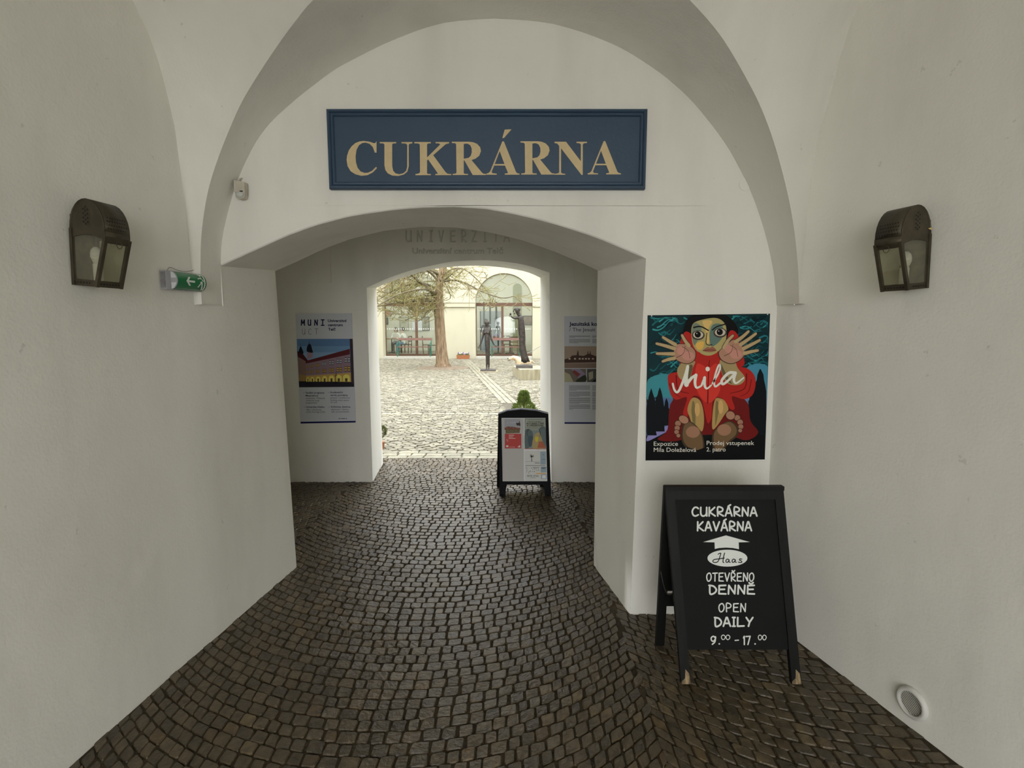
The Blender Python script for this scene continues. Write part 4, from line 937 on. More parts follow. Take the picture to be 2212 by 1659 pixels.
for (x, y, a, b, bo) in [(344, 1144, 'Studijní programy', 576, 1), (344, 1180, 'Masarykovy', 502, 1), (346, 1212, 'univerzity / Masaryk', 584, 0), (348, 1240, 'University study', 514, 0), (348, 1268, 'programmes', 484, 0), (350, 1320, 'Univerzita třetího', 577, 1), (350, 1354, 'věku / University', 540, 0), (352, 1382, 'of the Third Age (U3A)', 584, 0),
                         (652, 1140, 'Konferenční', 806, 1), (652, 1174, 'servis, pronájmy', 866, 1), (652, 1206, 'prostor / Conference', 892, 0), (654, 1236, 'hosting, event spaces', 880, 0), (654, 1262, 'for rent', 732, 0), (658, 1318, 'Knihovna, kavárna,', 900, 1), (658, 1350, 'ubytování / Library,', 880, 0), (660, 1378, 'café, accommodation', 882, 0)]:
    q.text(a, x, b, y, 29, .022 if bo else 0)
for x, y in ((314, 1134), (320, 1312), (620, 1132), (626, 1310)): q.rect(x, y - 1.5, x + 18, y + 1.5)

for x0_, x1_ in ((752, 776), (784, 832), (840, 856)): q.rect(x0_, 1450, x1_, 1457)
q.build('panel_text', ip)['kind'] = 'stuff'

jp = thing('information_panel', 'white information panel with a sepia town view and columns of small text', 'panel', (.83, YI, .618))
cJ = crop(1180, 660, 140 / 830); PJ = lambda x, y, z=0: PN.at(*cJ((x, y)), z)
MB().prism([PJ(232, 137), PJ(232 + 700, 137), PJ(232 + 700, 1515), PJ(234, 1515)], (0, .010, 0)).build('panel_board', flat((150, 152, 156), 2.1), jp)
q = Print(PJ); q.up().col((16, 20, 62)).rect(234, 1494, 932, 1515); q.build('blue_band', jp)
q = Print(PJ); q.up().col((126, 112, 98)).rect(233, 521, 932, 802).up().col((60, 44, 40)).poly([(233, 690), (300, 670), (330, 640), (390, 636), (396, 600), (404, 570), (413, 600), (418, 640), (480, 645), (524, 625), (530, 590), (535, 580), (541, 620), (556, 620), (560, 588), (566, 580), (571, 625), (640, 650), (932, 640), (932, 720), (233, 735)]).up().col((104, 88, 78)).rect(233, 740, 932, 802).col((150, 138, 120))
for x in (300, 370, 430, 470, 510, 548, 600): q.rect(x - 14, 672, x + 10, 692)
q.z -= q.step; q.col((92, 84, 76)).rect(233, 812, 511, 980).col((66, 66, 62)).rect(522, 812, 932, 980).up().col((132, 128, 104)).poly([(233, 850), (300, 880), (350, 980), (233, 980)]).col((112, 104, 122)).poly([(320, 812), (430, 812), (505, 880), (420, 940)]).col((104, 54, 50)).poly([(330, 850), (360, 825), (440, 880), (400, 915)]).col((44, 46, 36)).blob([(420, 930), (500, 890), (508, 970), (380, 975)]).col((128, 124, 108)).poly([(540, 860), (600, 840), (600, 930), (550, 960)]).col((20, 20, 20)).poly([(580, 978), (640, 930), (932, 930), (932, 978)])
q.build('panel_photos', jp)
q = Print(PJ); q.up().col(NAVY, 1.4).text('Jezuitská ko', 294, 652, 258, 66, .03).text('/ The Jesuit', 294, 628, 330, 66)
q.col((92, 94, 98), 1.4); rj = random.Random(3)
for xa, wd in ((292, 270), (588, 270)):
    for (ya, n) in ((385, 3), (430, 5), (1025, 6), (1105, 6), (1182, 7), (1270, 6)):
        for k in range(n): q.rect(xa, ya + k * 11.5, xa + wd * (1 if k < n - 1 else rj.uniform(.15, .7)), ya + k * 11.5 + 4.5)
q.build('panel_text', jp)['kind'] = 'stuff'

# ------------------------------------------------------------------ display stand with posters in the inner bay
fl_, fr_ = atz(1090, 1075), atz(1188, 1073)
rk = thing('display_stand', 'black plastic A-frame stand with an arched top holding event posters', 'display stand', ((fl_.x + fr_.x) / 2, 4.85, 0))
Yf = 4.84; zt2 = aty(1132, 893, 4.98).z
rn = Vector((0, -(zt2), (4.98 - Yf))).normalized(); rn = Vector((0, -zt2, .14)).normalized()
PR = Plane((0, Yf, 0), rn); cR = crop(1060, 830, 160 / 983); RK = lambda x, y, z=0: PR.at(*cR((x, y)), z)
out = [(117, 1500), (100, 395), (150, 372), (220, 352), (300, 340), (400, 334), (500, 337), (600, 350), (690, 368), (765, 392), (803, 1490), (722, 1486), (712, 1400), (690, 1335), (215, 1335), (200, 1400), (196, 1497)]
hole = [(143, 447), (728, 447), (752, 1288), (158, 1290)]
MB().prism([RK(*p) for p in out], -rn * .022, [[RK(*p) for p in hole]]).build('front_frame', M_BLACKPL, rk)
MB().prism([RK(*p, -.010) for p in [(138, 440), (733, 440), (757, 1294), (152, 1296)]], -rn * .006).build('backing_sheet', M_PAPER, rk)
bk = [Vector((p.x + (-.045 if 1 else 0), 0, p.z)) for p in [RK(*q) for q in out]]
def back_pt(p):                                            # mirror of the front frame about the hinge line
    v = RK(*p); return Vector((v.x - .035 * max(0, 1 - v.z / zt2), 2 * 4.99 - v.y, v.z))
MB().prism([back_pt(p) for p in out], (0, .022, 0), [[back_pt(p) for p in hole]]).build('rear_frame', M_BLACKPL, rk)
MB().prism([back_pt(p) + Vector((0, .008, 0)) for p in [(138, 440), (733, 440), (757, 1294), (152, 1296)]], (0, .006, 0)).build('rear_sheet', M_PAPER, rk)
for x in (155, 765): MB().lathe(RK(x, 1470, .001), [(.012, -.012), (.012, .004), (.009, .006)], 12, (1, 0, 0), (0, 0, 1), (0, -1, 0)).build('foot_cap', M_BLACKPL, rk)
MB().tube([RK(110, 392, -.012), RK(220, 350, -.012), RK(400, 331, -.012), RK(600, 347, -.012), RK(757, 389, -.012)], .013, 8).build('grey_top_edge', mat('grey_plastic_edge', (.35, .36, .40), .35), rk)
RP = lambda x, y, z=0: RK(x, y, z - .0095)
q = Print(RP); q.up().col((150, 148, 144), 2.0).rect(152, 455, 440, 1284); q.build('blank_paper', rk)
q = Print(RP); q.up().up().col((128, 128, 134)).rect(184, 462, 392, 605).up().col((92, 62, 52)).poly([(184, 575), (230, 560), (300, 566), (392, 580), (392, 605), (184, 605)]).col((86, 78, 56)).poly([(196, 604), (388, 604), (386, 645), (198, 654)]).col((50, 46, 44)).blob([(336, 520), (350, 512), (362, 516), (380, 490), (392, 520), (392, 556), (368, 545), (352, 550)])
for k_ in range(24): q.col(((150, 96, 78), (120, 74, 62), (104, 100, 76), (160, 158, 160))[k_ % 4]).rect(190 + (k_ * 37) % 190, (572, 588, 612, 500)[k_ % 4] + (k_ * 13) % 12, 190 + (k_ * 37) % 190 + 14, (572, 588, 612, 500)[k_ % 4] + (k_ * 13) % 12 + 7)
q.up().col((150, 60, 56), 2.0).rect(187, 657, 406, 852)
q.up().col((196, 180, 176), 1.8).rect(240, 674, 310, 681).rect(240, 696, 296, 703).rect(240, 717, 328, 723).rect(205, 738, 228, 742).rect(218, 752, 232, 756).rect(205, 812, 234, 834).rect(362, 822, 372, 838).rect(376, 812, 392, 838).rect(246, 832, 322, 835)
q.build('red_poster', rk)
q = Print(RP); q.up().up().col((104, 112, 108)).rect(450, 452, 736, 862).up().col((126, 130, 118)).rect(462, 460, 730, 610).col((74, 84, 84)).blob([(456, 620), (520, 600), (560, 660), (540, 800), (458, 850)]).col((82, 92, 92)).blob([(640, 600), (728, 580), (732, 840), (690, 780)]).up().col((58, 70, 76)).blob([(500, 700), (560, 690), (550, 800), (520, 830), (498, 780)]).col((138, 122, 86)).blob([(570, 700), (640, 640), (690, 760), (720, 850), (560, 850)]).col((140, 80, 58)).poly([(640, 760), (690, 760), (732, 845), (620, 845)]).col((160, 150, 56)).blob([(590, 705), (630, 700), (625, 760), (596, 760)]).up().col((44, 40, 34)).stroke([(500, 600), (480, 640), (500, 700)], 8, 4).stroke([(640, 600), (660, 640), (650, 700)], 8, 4)
q.col((40, 36, 30), 1.4).text('AUTORSKÉ ČTENÍ', 474, 704, 532, 34, .03).text('A UVEDENÍ KNIH', 478, 700, 560, 34, .03).rect(500, 470, 690, 474).rect(490, 492, 670, 496).rect(470, 574, 720, 577).rect(486, 592, 690, 595); q.z -= q.step; q.col((150, 70, 60)).rect(446, 852, 736, 858); q.build('green_grey_poster', rk)
q = Print(RP); q.up().up().col((168, 168, 164), 2.0).rect(452, 880, 742, 1284).up().col((120, 134, 142)).rect(658, 894, 732, 1066).rect(664, 1094, 740, 1170).rect(668, 1196, 742, 1258).up().col((30, 30, 30), 1.4).stroke([(545, 1022), (542, 985), (540, 960)], 9, 5)
rt = random.Random(9)
for k in range(38):
    a = rt.uniform(.2, 2.94); r = rt.uniform(20, 46); q.stroke([(541, 972), (541 + .6 * r * math.cos(a), 968 - .5 * r * math.sin(a)), (541 + r * math.cos(a), 968 - r * .95 * math.sin(a))], 3, 1, 2)
q.rect(456, 1024, 650, 1026).rect(586, 1042, 650, 1048).rect(460, 1078, 726, 1083)
for k in range(60): x = rt.uniform(465, 650); y = 1100 + rt.random() ** 1.4 * 75 * (1.2 - (x - 465) / 260); q.rect(x, y, x + rt.uniform(3, 12), y + rt.uniform(2, 7))
q.text('PETR VÍTEK', 484, 638, 1230, 34).rect(524, 1240, 596, 1243).rect(672, 1106, 732, 1112).rect(684, 1118, 716, 1122).rect(676, 996, 728, 999).rect(690, 934, 706, 938); q.z += .0002; q.col((176, 130, 52)).rect(600, 1180, 738, 1190); q.col((186, 188, 188), 2.0).rect(682, 1206, 732, 1250); q.build('tree_drawing_poster', rk)
# ------------------------------------------------------------------ far courtyard facade with two arched shop windows
YW, YG = 24.4, 24.95
W1, W2, ZS = (-6.0, -3.12), (-1.70, .955), 2.60
def arch_pts(x0, x1, Y, z0, zs=ZS, n=24):
    c, r = (x0 + x1) / 2, (x1 - x0) / 2
    return [Vector((x0, Y, z0))] + [Vector((c - r * math.cos(math.pi * k / n), Y, zs + r * math.sin(math.pi * k / n))) for k in range(n + 1)] + [Vector((x1, Y, z0))]
mb = MB()
pts = [Vector((-11, YW, 0)), Vector((-11, YW, 9.5)), Vector((9, YW, 9.5)), Vector((9, YW, 0))]
right = arch_pts(*W2, YW, 0)[::-1]; left = arch_pts(*W1, YW, 0)[::-1]
mb.poly(pts + right + left)
for w in (W1, W2): mb.grid([[Vector((p.x, Y, p.z)) for p in arch_pts(*w, YW, 0)] for Y in (YW, YG + .05)])
wall_cy = struct('wall_courtyard', mb, M_CREAM, 'cream courtyard facade with two arched windows and a pier between them', weld=.0005, smooth=True, angle=.5)
struct('wall_unseen_left', MB().box(-11.3, -11, YO, YW, 0, 9), M_CREAM, 'unseen cream side wall added to shape the courtyard light')  # both side walls are unseen, added to shape the courtyard light
struct('wall_unseen_right', MB().box(9, 9.3, YO, YW, 0, 9), M_CREAM, 'unseen cream side wall opposite, added to shape the courtyard light')
mb = MB().box(W1[1], W2[0], YW - .05, YW, 2.40, 2.62); mb.box(W1[1] - .02, W2[0] + .02, YW - .075, YW, 2.58, 2.64); mb.box(W1[1], W2[0], YW - .065, YW, 2.39, 2.43)
struct('trim_3', mb, M_CREAM, 'cream impost moulding on the pier between the arched windows')
struct('trim_4', MB().box(W2[1], 3.4, YW - .05, YW, 2.40, 2.62), M_CREAM, 'cream impost moulding beside the arched window behind the tall bent statue')
M_KERB = mat('white_kerb_stone', (.55, .535, .47), .7, var=.15, scale=10)
for i, w in enumerate((W1, W2)):
    struct('trim_%d' % (5 + i), MB().box(w[0] + .01, w[1] - .01, YW - .10, YG + .06, 0, .10), M_KERB, 'pale stone step below the arched window %s' % ('behind the tree trunk' if i == 0 else 'behind the statues'))
    win = thing('window_%d' % (i + 1), 'brown-framed arched shop window %s' % ('behind the tree' if i == 0 else 'behind the two statues'), None, ((w[0] + w[1]) / 2, YG, .1))
    win['kind'] = 'structure'
    x0, x1 = w; c = (x0 + x1) / 2
    MB().box(x0, x1, YG - .05, YG + .05, .10, .19).build('bottom_rail', M_BROWNFR, win)
    MB().box(x0, x1, YG - .06, YG + .05, 2.44, 2.60).build('transom', M_BROWNFR, win)
    xm = -4.53 if i == 0 else -.455
    MB().box(xm - .055, xm + .055, YG - .05, YG + .05, .19, 2.44).build('mullion', M_BROWNFR, win)
    for x in (x0, x1): MB().box(x - .01, x + .03, YG - .04, YG + .04, .19, 2.44).build('side_post', M_BROWNFR, win)
    for a, b in ((x0 + .03, xm - .055), (xm + .055, x1 - .03)): MB().box(a, b, YG - .004, YG + .004, .19, 2.44).build('pane', M_WINGLASS, win)
    MB().prism(arch_pts(x0, x1, YG - .004, 2.60), (0, .008, 0)).build('lunette_pane', M_WINGLASS, win)
    md = MB(); k = x0 + .1
    while k < x1 - .05:
        if abs(k - xm) > .09: md.lathe((k, YG - .006, 1.375), [(.026, -.001), (.026, .001)], 8, (1, 0, 0), (0, 0, 1), (0, -1, 0))
        k += .107
    md.build('marker_dots', mat('white_dots', (.8, .8, .78), .5), win)['kind'] = 'stuff'

# ------------------------------------------------------------------ cafe behind the glass
M_CAFE = mat('cafe_wall', (.70, .70, .62), .8, var=.06, scale=1.5)
M_OLIVE = mat('cafe_olive_paint', (.34, .36, .24), .8)
YCB = 29.4
struct('floor_cafe', MB().box(-8, 3.6, YG + .06, YCB, .0, .11), mat('cafe_floor', (.28, .25, .21), .5, var=.2, scale=2), 'grey floor inside the cafe')
struct('wall_cafe', MB().box(-8, 3.6, YCB, YCB + .1, .1, 4.9), M_CAFE, 'pale green-white back wall inside the cafe')
struct('wall_cafe_left', MB().box(-8.1, -8, YG + .06, YCB, .1, 4.9), M_CAFE, 'side wall inside the cafe beside the seated people')
struct('wall_cafe_right', MB().box(3.6, 3.7, YG + .06, YCB, .1, 4.9), M_CAFE, 'side wall inside the cafe beyond the standing person')
struct('ceiling_cafe', MB().box(-8, 3.6, YG + .06, YCB, 4.9, 5.0), M_CAFE, 'white ceiling inside the cafe')
for i, x in enumerate((-5.6, -3.4, -1.2, 1.0)):  # unseen lamps, added to brighten the cafe interior
    l = bpy.data.lights.new('cafe_fill_light', 'AREA'); l.size = 1.0; l.energy = 22; l.color = (1, .97, .9)
    lo = bpy.data.objects.new('cafe_fill_light', l); COL.objects.link(lo); lo.location = (x, 27.2, 4.80)
    cl = thing('fill_lamp', 'unseen round lamp added to brighten the cafe, above ' + ('the seated pair', 'the plant picture', 'the standing person', 'the brown picture')[i], 'added lamp', (x, 27.2, 4.82), 'added cafe fill lamps')
    MB().lathe((x, 27.2, 4.86), [(.30, .04), (.30, 0), (.27, -.03)], 20).build('fill_lamp_housing', M_PAPER, cl)
    MB().lathe((x, 27.2, 4.83), [(.26, .0), (.25, -.006)], 20).build('fill_lamp_glow', mat('fill_lamp_white', (1, .97, .9), .5, emit=3.0), cl)
def panel_px(name, x0, y0, x1, y1, Y, t, m, label=None, cat=None, parent=None, frame=None):
    a, b = aty(x0, y0, Y), aty(x1, y1, Y)
    if frame is None:
        o = MB().box(a.x, b.x, Y - t, Y, b.z, a.z).build(name, m, parent)
        if label: tag(o, label, cat)
        return o
    th = thing(name, label, cat, ((a.x + b.x) / 2, Y, b.z))
    MB().box(a.x + .03, b.x - .03, Y - t * .5, Y - .002, b.z + .03, a.z - .03).build('picture', m, th)
    fm = MB(); moulding(fm, a.x, b.x, b.z, a.z, [(0, Y - .002), (0, Y - t), (.035, Y - t), (.04, Y - t * .4)]); fm.build('frame', frame, th)
    return th
YC1 = YCB - .005
fg = mat('grey_picture_frame', (.30, .30, .26), .5); fd = mat('dark_picture_frame', (.04, .04, .035), .5)
panel_px('framed_picture', 863, 684, 883.5, 714.5, YC1, .04, mat('pale_print', (.62, .62, .52), .5, col2=(.28, .28, .2), scale=3), 'tall pale framed picture on the cafe wall above the seated people', 'picture', frame=fg)
panel_px('framed_picture', 910, 684, 928, 714, YC1, .04, mat('plant_print', (.55, .56, .46), .5, col2=(.05, .06, .03), scale=1.6), 'framed picture with a dark bushy plant, right of the tall pale one', 'picture', frame=fd)
panel_px('framed_picture', 826, 686, 839, 701, YC1, .04, mat('grey_print', (.35, .34, .33), .5, col2=(.03, .03, .03), scale=3), 'small dark grey picture at the edge of the cafe window by the seated people', 'picture', frame=fd)
panel_px('framed_picture', 828, 671, 845, 684, YC1, .03, mat('salmon_print', (.62, .32, .25), .5, var=.3, scale=3), 'small salmon-red picture high on the cafe wall behind the twigs', 'picture', frame=fg)
panel_px('wall_sheet', 890, 693, 912, 714, YC1 - .05, .01, mat('bluish_white_sheet', (.74, .78, .88), .4), 'bluish white sheet overlapping the plant picture on the cafe wall', 'notice')
panel_px('framed_picture', 1130, 682, 1151, 702, YC1, .04, mat('brown_print', (.34, .27, .22), .5, col2=(.10, .07, .05), scale=2.2), 'brown picture on the cafe wall behind the tall bent statue', 'picture', frame=fd)
mb = MB(); c_ = aty(1117.5, 612, YC1); r_ = (aty(1127, 640, YC1).x - aty(1108, 640, YC1).x) / 2
mb.prism([Vector((c_.x - r_, YC1, .11))] + [Vector((c_.x - r_ * math.cos(math.pi * k / 10), YC1, c_.z - .25 + r_ * math.sin(math.pi * k / 10))) for k in range(11)] + [Vector((c_.x + r_, YC1, .11))], (0, -.03, 0))
tag(mb.build('niche_panel', M_OLIVE), 'tall round-headed olive green panel on the cafe wall beside the tall bent statue', 'wall panel')
pd = thing('partition', 'blue-grey glazed partition with dark vertical slots behind the standing person', 'partition', (aty(1060, 750, 28.4).x, 28.4, .11))
panel_px('partition_panel', 1037, 672, 1083, 757, 28.4, .04, mat('blue_grey_panel', (.40, .45, .50), .4, var=.15, scale=1.5), parent=pd)
for x0, x1, y0, y1 in ((1036.5, 1039, 672, 757), (1044, 1047, 652, 700), (1057, 1060.5, 652, 700), (1070, 1074, 652, 709)): panel_px('dark_slot', x0, y0, x1, y1, 28.35, .03, mat('dark_slot_metal', (.04, .045, .05), .4), parent=pd)

def make_chair():
    t = thing('cafe_chair', 'dark wooden cafe chair', 'chair', (0, 0, 0), 'cafe chairs behind the glass'); mw = mat('dark_chair_wood', (.10, .055, .03), .5)
    MB().box(-.20, .20, -.20, .20, .43, .46).build('seat', mw, t)
    for x in (-.18, .18):
        MB().box(x - .02, x + .02, -.20, -.16, 0, .43).build('leg', mw, t); MB().bar((x, .18, 0), (x, .22, .88), .04, .035).build('leg', mw, t)
    for z in (.62, .74, .86): MB().box(-.18, .18, .195, .225, z - .03, z + .03).build('back_slat', mw, t)
    return t
ch0 = make_chair(); first = [True]
def place_chair(x, y, rz, label):
    t = ch0 if first[0] else copy_tree(ch0); first[0] = False
    t.location = (x, y, .11); t.rotation_euler = (0, 0, rz); t['label'] = label
def make_table(x, y, label, w=.75):
    t = thing('cafe_table', label, 'table', (x, y, .11)); mt = mat('brown_table_top', (.24, .13, .07), .4); ml = mat('black_table_leg', (.03, .03, .03), .4)
    MB().box(x - w / 2, x + w / 2, y - .35, y + .35, .83, .865).build('table_top', mt, t)
    MB().tube([(x, y, .13), (x, y, .83)], .03, 8).build('pedestal', ml, t)
    for a in range(4): MB().bar((x, y, .135), (x + .3 * math.cos(a * math.pi / 2 + .78), y + .3 * math.sin(a * math.pi / 2 + .78), .125), .04, .03, (0, 0, 1)).build('foot', ml, t)
place_chair(aty(827, 750, 26.3).x - .1, 26.3, 1.4, 'wooden cafe chair at the outer end of the table of the seated pair')
place_chair(aty(922, 745, 26.6).x, 26.6, math.pi / 2 + .2, 'wooden cafe chair between the window mullion and the tree trunk')
place_chair(aty(934, 745, 26.2).x, 26.2, -math.pi / 2, 'wooden cafe chair half hidden by the tree trunk')
place_chair(aty(1095, 745, 27.4).x, 27.35, 0.2, 'wooden cafe chair at the table with the glass bottle')
place_chair(aty(1112, 746, 26.0).x, 25.85, 2.9, 'wooden cafe chair beside the tall bent statue')
make_table(aty(852, 745, 26.9).x - .16, 27.0, 'brown cafe table where two people sit', .8)
make_table(aty(1076, 745, 26.5).x, 26.6, 'brown cafe table with a flower bowl behind the bench', .9)
make_table(aty(1099, 745, 26.5).x + .05, 26.6, 'brown cafe table with a small glass bottle on it', .8)
bt = aty(1092, 731, 26.55)
tag(MB().lathe((bt.x, 26.55, .865), [(.03, 0), (.032, .10), (.012, .14), (.012, .19)], 10).build('glass_bottle', mat('clear_green_glass', (.5, .62, .5), .15)), 'small pale green glass bottle on the cafe table', 'bottle')
fb = aty(1071, 730, 26.6)
fbt = thing('flower_bowl', 'terracotta bowl of purple flowers on the cafe table', 'flower bowl', (fb.x, 26.6, .865))
MB().lathe((fb.x, 26.6, .865), [(.10, 0), (.16, .10), (.15, .10)], 12).build('bowl', mat('terracotta', (.42, .16, .07), .7, var=.15, scale=12), fbt)
mbf = MB(); rf = random.Random(4)
for k in range(22): mbf.ellipsoid((fb.x + rf.uniform(-.13, .13), 26.6 + rf.uniform(-.12, .12), 0.98 + rf.uniform(0, .1)), (.035, .035, .03), 6, 4)
mbf.build('flowers', mat('purple_flowers', (.30, .24, .42), .8), fbt)['kind'] = 'stuff'

# ------------------------------------------------------------------ figures: one skinned surface each
def skin_figure(name, joints, edges, mats, pick, parent=None, sub=2, extra=None):
    names = list(joints); idx = {n: i for i, n in enumerate(names)}
    me = bpy.data.meshes.new(name); me.from_pydata([joints[n][0] for n in names], [(idx[a], idx[b]) for a, b in edges], [])
    o = bpy.data.objects.new(name, me); COL.objects.link(o); o.modifiers.new('skin', 'SKIN')
    if not me.skin_vertices: bpy.context.view_layer.update()
    sv = me.skin_vertices[0].data
    for n in names:
        r = joints[n][1]; sv[idx[n]].radius = r if hasattr(r, '__len__') else (r, r); sv[idx[n]].use_root = (n == names[0])
    s = o.modifiers.new('smooth', 'SUBSURF'); s.levels = sub; s.render_levels = sub
    dg = bpy.context.evaluated_depsgraph_get(); dg.update()
    m2 = bpy.data.meshes.new_from_object(o.evaluated_get(dg)); bpy.data.objects.remove(o)
    vs_ = [tuple(v.co) for v in m2.vertices]; fs_ = [tuple(p.vertices) for p in m2.polygons]; bpy.data.meshes.remove(m2)
    mb = MB(); mb.add(vs_, fs_)
    if extra: extra(mb)
    mi = []
    for f in mb.f:
        c = sum((Vector(mb.v[i]) for i in f), Vector((0, 0, 0))) / len(f); mi.append(pick(c))
    mb.m = mi
    return mb.build(name, mats, parent, smooth=True)
M_SKIN = mat('skin', (.62, .42, .33), .6); M_WHITE = mat('white_shirt', (.76, .76, .74), .8); M_JEANS = mat('blue_jeans', (.20, .32, .50), .8); M_GREYT = mat('grey_trousers', (.20, .21, .23), .8)
M_HAIR = mat('dark_hair', (.025, .02, .018), .6); M_DARKSH = mat('dark_navy_shirt', (.02, .025, .035), .8)
def fingers(mb, p, d, r=.008, L=.07):
    p, d = Vector(p), Vector(d).normalized(); s = d.orthogonal().normalized(); n = d.cross(s)
    for k in range(4):
        a = p + s * (k - 1.5) * .019; l = L * (.85, 1, .95, .75)[k]; mb.tube([a, a + d * l * .5, a + d * l * .9 - n * .014], [r, r * .9, r * .7], 6)
    mb.tube([p - s * .03 - d * .04, p - s * .055 - d * .01, p - s * .058 + d * .02], [r, r * .9, r * .7], 6)
def seated(name, label, x, y, rz, shirt, legs, hairL, lean=0.0):
    """seated person, seat at .57 above the courtyard, looking along local -y"""
    t = thing(name, label, 'person', (x, y, .11)); R = Matrix.Rotation(rz, 3, 'Z'); O = Vector((x, y, .11))
    W = lambda a, b, c: tuple(O + R @ Vector((a, b, c)))
    J = {'pelvis': (W(0, 0, .52), (.15, .12)), 'belly': (W(0, -.01, .68), (.135, .105)), 'chest': (W(0, -.03 - lean, .88), (.155, .11)), 'neck0': (W(0, -.03 - lean, 1.02), .06), 'neck': (W(0, -.045 - lean, 1.09), .05), 'head': (W(0, -.06 - lean, 1.18), (.078, .095)), 'crown': (W(0, -.05 - lean, 1.28), (.06, .07))}
    E_ = [('pelvis', 'belly'), ('belly', 'chest'), ('chest', 'neck0'), ('neck0', 'neck'), ('neck', 'head'), ('head', 'crown')]
    for s, n in ((-1, 'l'), (1, 'r')):
        J.update({'sh' + n: (W(s * .17, -.03 - lean, .97), .06), 'el' + n: (W(s * .23, -.12 - lean, .72), .045), 'wr' + n: (W(s * .12, -.36 - lean, .78), .03), 'hd' + n: (W(s * .09, -.43 - lean, .79), (.038, .02)),
                  'hip' + n: (W(s * .09, -.05, .50), .09), 'kn' + n: (W(s * .11, -.43, .50), .065), 'an' + n: (W(s * .11, -.42, .09), .042), 'to' + n: (W(s * .12, -.56, .045), .04)})
        E_ += [('chest', 'sh' + n), ('sh' + n, 'el' + n), ('el' + n, 'wr' + n), ('wr' + n, 'hd' + n), ('pelvis', 'hip' + n), ('hip' + n, 'kn' + n), ('kn' + n, 'an' + n), ('an' + n, 'to' + n)]
    inv = R.transposed()
    def pick(c):
        q = inv @ (Vector(c) - O)
        if q.z > 1.03: return 0
        if q.z < .07: return 3
        if q.z > .70 and q.y < -.30 - lean: return 0
        if q.z < .60 and (q.y < -.03 or q.z < .50): return 2
        return 1
    def ex(mb):
        for s in (-1, 1): fingers(mb, W(s * .09, -.45 - lean, .79), R @ Vector((0, -1, -.1)))
        mb.tube([W(0, -.145 - lean, 1.205), W(0, -.172 - lean, 1.175), W(0, -.15 - lean, 1.165)], [.010, .014, .010], 6)
        for s in (-1, 1): mb.ellipsoid(W(s * .082, -.05 - lean, 1.19), (.014, .02, .03), 6, 5)
    b = skin_figure('body', J, E_, [M_SKIN, shirt, legs, mat('white_shoes', (.7, .7, .68), .6)], pick, t, 2, ex)
    for s in (-1, 1): MB().ellipsoid(W(s * .032, -.142 - lean, 1.205), (.012, .006, .007), 8, 5).build('eye', M_HAIR, t)
    MB().ellipsoid(W(0, -.146 - lean, 1.135), (.022, .005, .006), 8, 5).build('mouth', mat('lips', (.4, .18, .15), .6), t)
    mh = MB(); mh.ellipsoid(W(0, -.022 - lean, 1.235), (.102, .105, .095), 12, 8)
    if hairL: mh.ellipsoid(W(0, .015 - lean, 1.16), (.108, .085, .13), 12, 8)
    mh.build('hair', M_HAIR, t, smooth=True)
    return t
wx = aty(851.5, 720, 27.25).x
seated('person', 'seated person in a white shirt with dark chin-length hair facing the courtyard', wx, 27.72, 0, M_WHITE, M_GREYT, True, .05)
mx_ = aty(873, 720, 26.9).x
seated('person', 'seated person in a white shirt and blue jeans with short dark hair in profile', mx_ + .05, 26.95, -math.pi / 2 - .25, M_WHITE, M_JEANS, False, .10)
place_chair(wx, 27.77, 0, 'wooden cafe chair under the seated person facing the courtyard')
place_chair(mx_ + .09, 26.96, -math.pi / 2 - .25, 'wooden cafe chair under the seated person in blue jeans')
def standing(name, label, x, y, z0, mats, pickz, armlift=.1):
    t = thing(name, label, 'person', (x, y, z0)); W = lambda a, b, c: (x + a, y + b, z0 + c)
    J = {'pelvis': (W(0, 0, .95), (.15, .11)), 'belly': (W(0, -.01, 1.12), (.135, .10)), 'chest': (W(0, -.01, 1.34), (.165, .115)), 'neck0': (W(0, 0, 1.47), .06), 'neck': (W(0, -.01, 1.52), .052), 'head': (W(0, -.03, 1.62), (.078, .095)), 'crown': (W(0, -.02, 1.71), (.06, .07))}
    E_ = [('pelvis', 'belly'), ('belly', 'chest'), ('chest', 'neck0'), ('neck0', 'neck'), ('neck', 'head'), ('head', 'crown')]
    for s, n in ((-1, 'l'), (1, 'r')):
        J.update({'sh' + n: (W(s * .19, 0, 1.42), .06), 'el' + n: (W(s * .26, .0, 1.14), .045), 'wr' + n: (W(s * .22, -.16, .98), .03), 'hd' + n: (W(s * .20, -.22, .95), (.038, .02)), 'hip' + n: (W(s * .09, 0, .88), .09), 'kn' + n: (W(s * .10, -.01, .48), .062), 'an' + n: (W(s * .10, .02, .08), .042), 'to' + n: (W(s * .12, -.13, .04), .038)})
        E_ += [('chest', 'sh' + n), ('sh' + n, 'el' + n), ('el' + n, 'wr' + n), ('wr' + n, 'hd' + n), ('pelvis', 'hip' + n), ('hip' + n, 'kn' + n), ('kn' + n, 'an' + n), ('an' + n, 'to' + n)]
    def ex(mb):
        for s in (-1, 1): fingers(mb, W(s * .20, -.24, .94), (0, -1, -.4))
        mb.tube([W(0, -.115, 1.645), W(0, -.142, 1.615), W(0, -.12, 1.605)], [.010, .014, .010], 6)
    skin_figure('body', J, E_, mats, lambda c: pickz(c[2] - z0, c[1] - y), t, 2, ex)
    for s in (-1, 1): MB().ellipsoid(W(s * .032, -.112, 1.645), (.012, .006, .007), 8, 5).build('eye', M_HAIR, t)
    MB().ellipsoid(W(0, .012, 1.675), (.10, .105, .09), 12, 8).build('hair', M_HAIR, t, smooth=True)
    return t
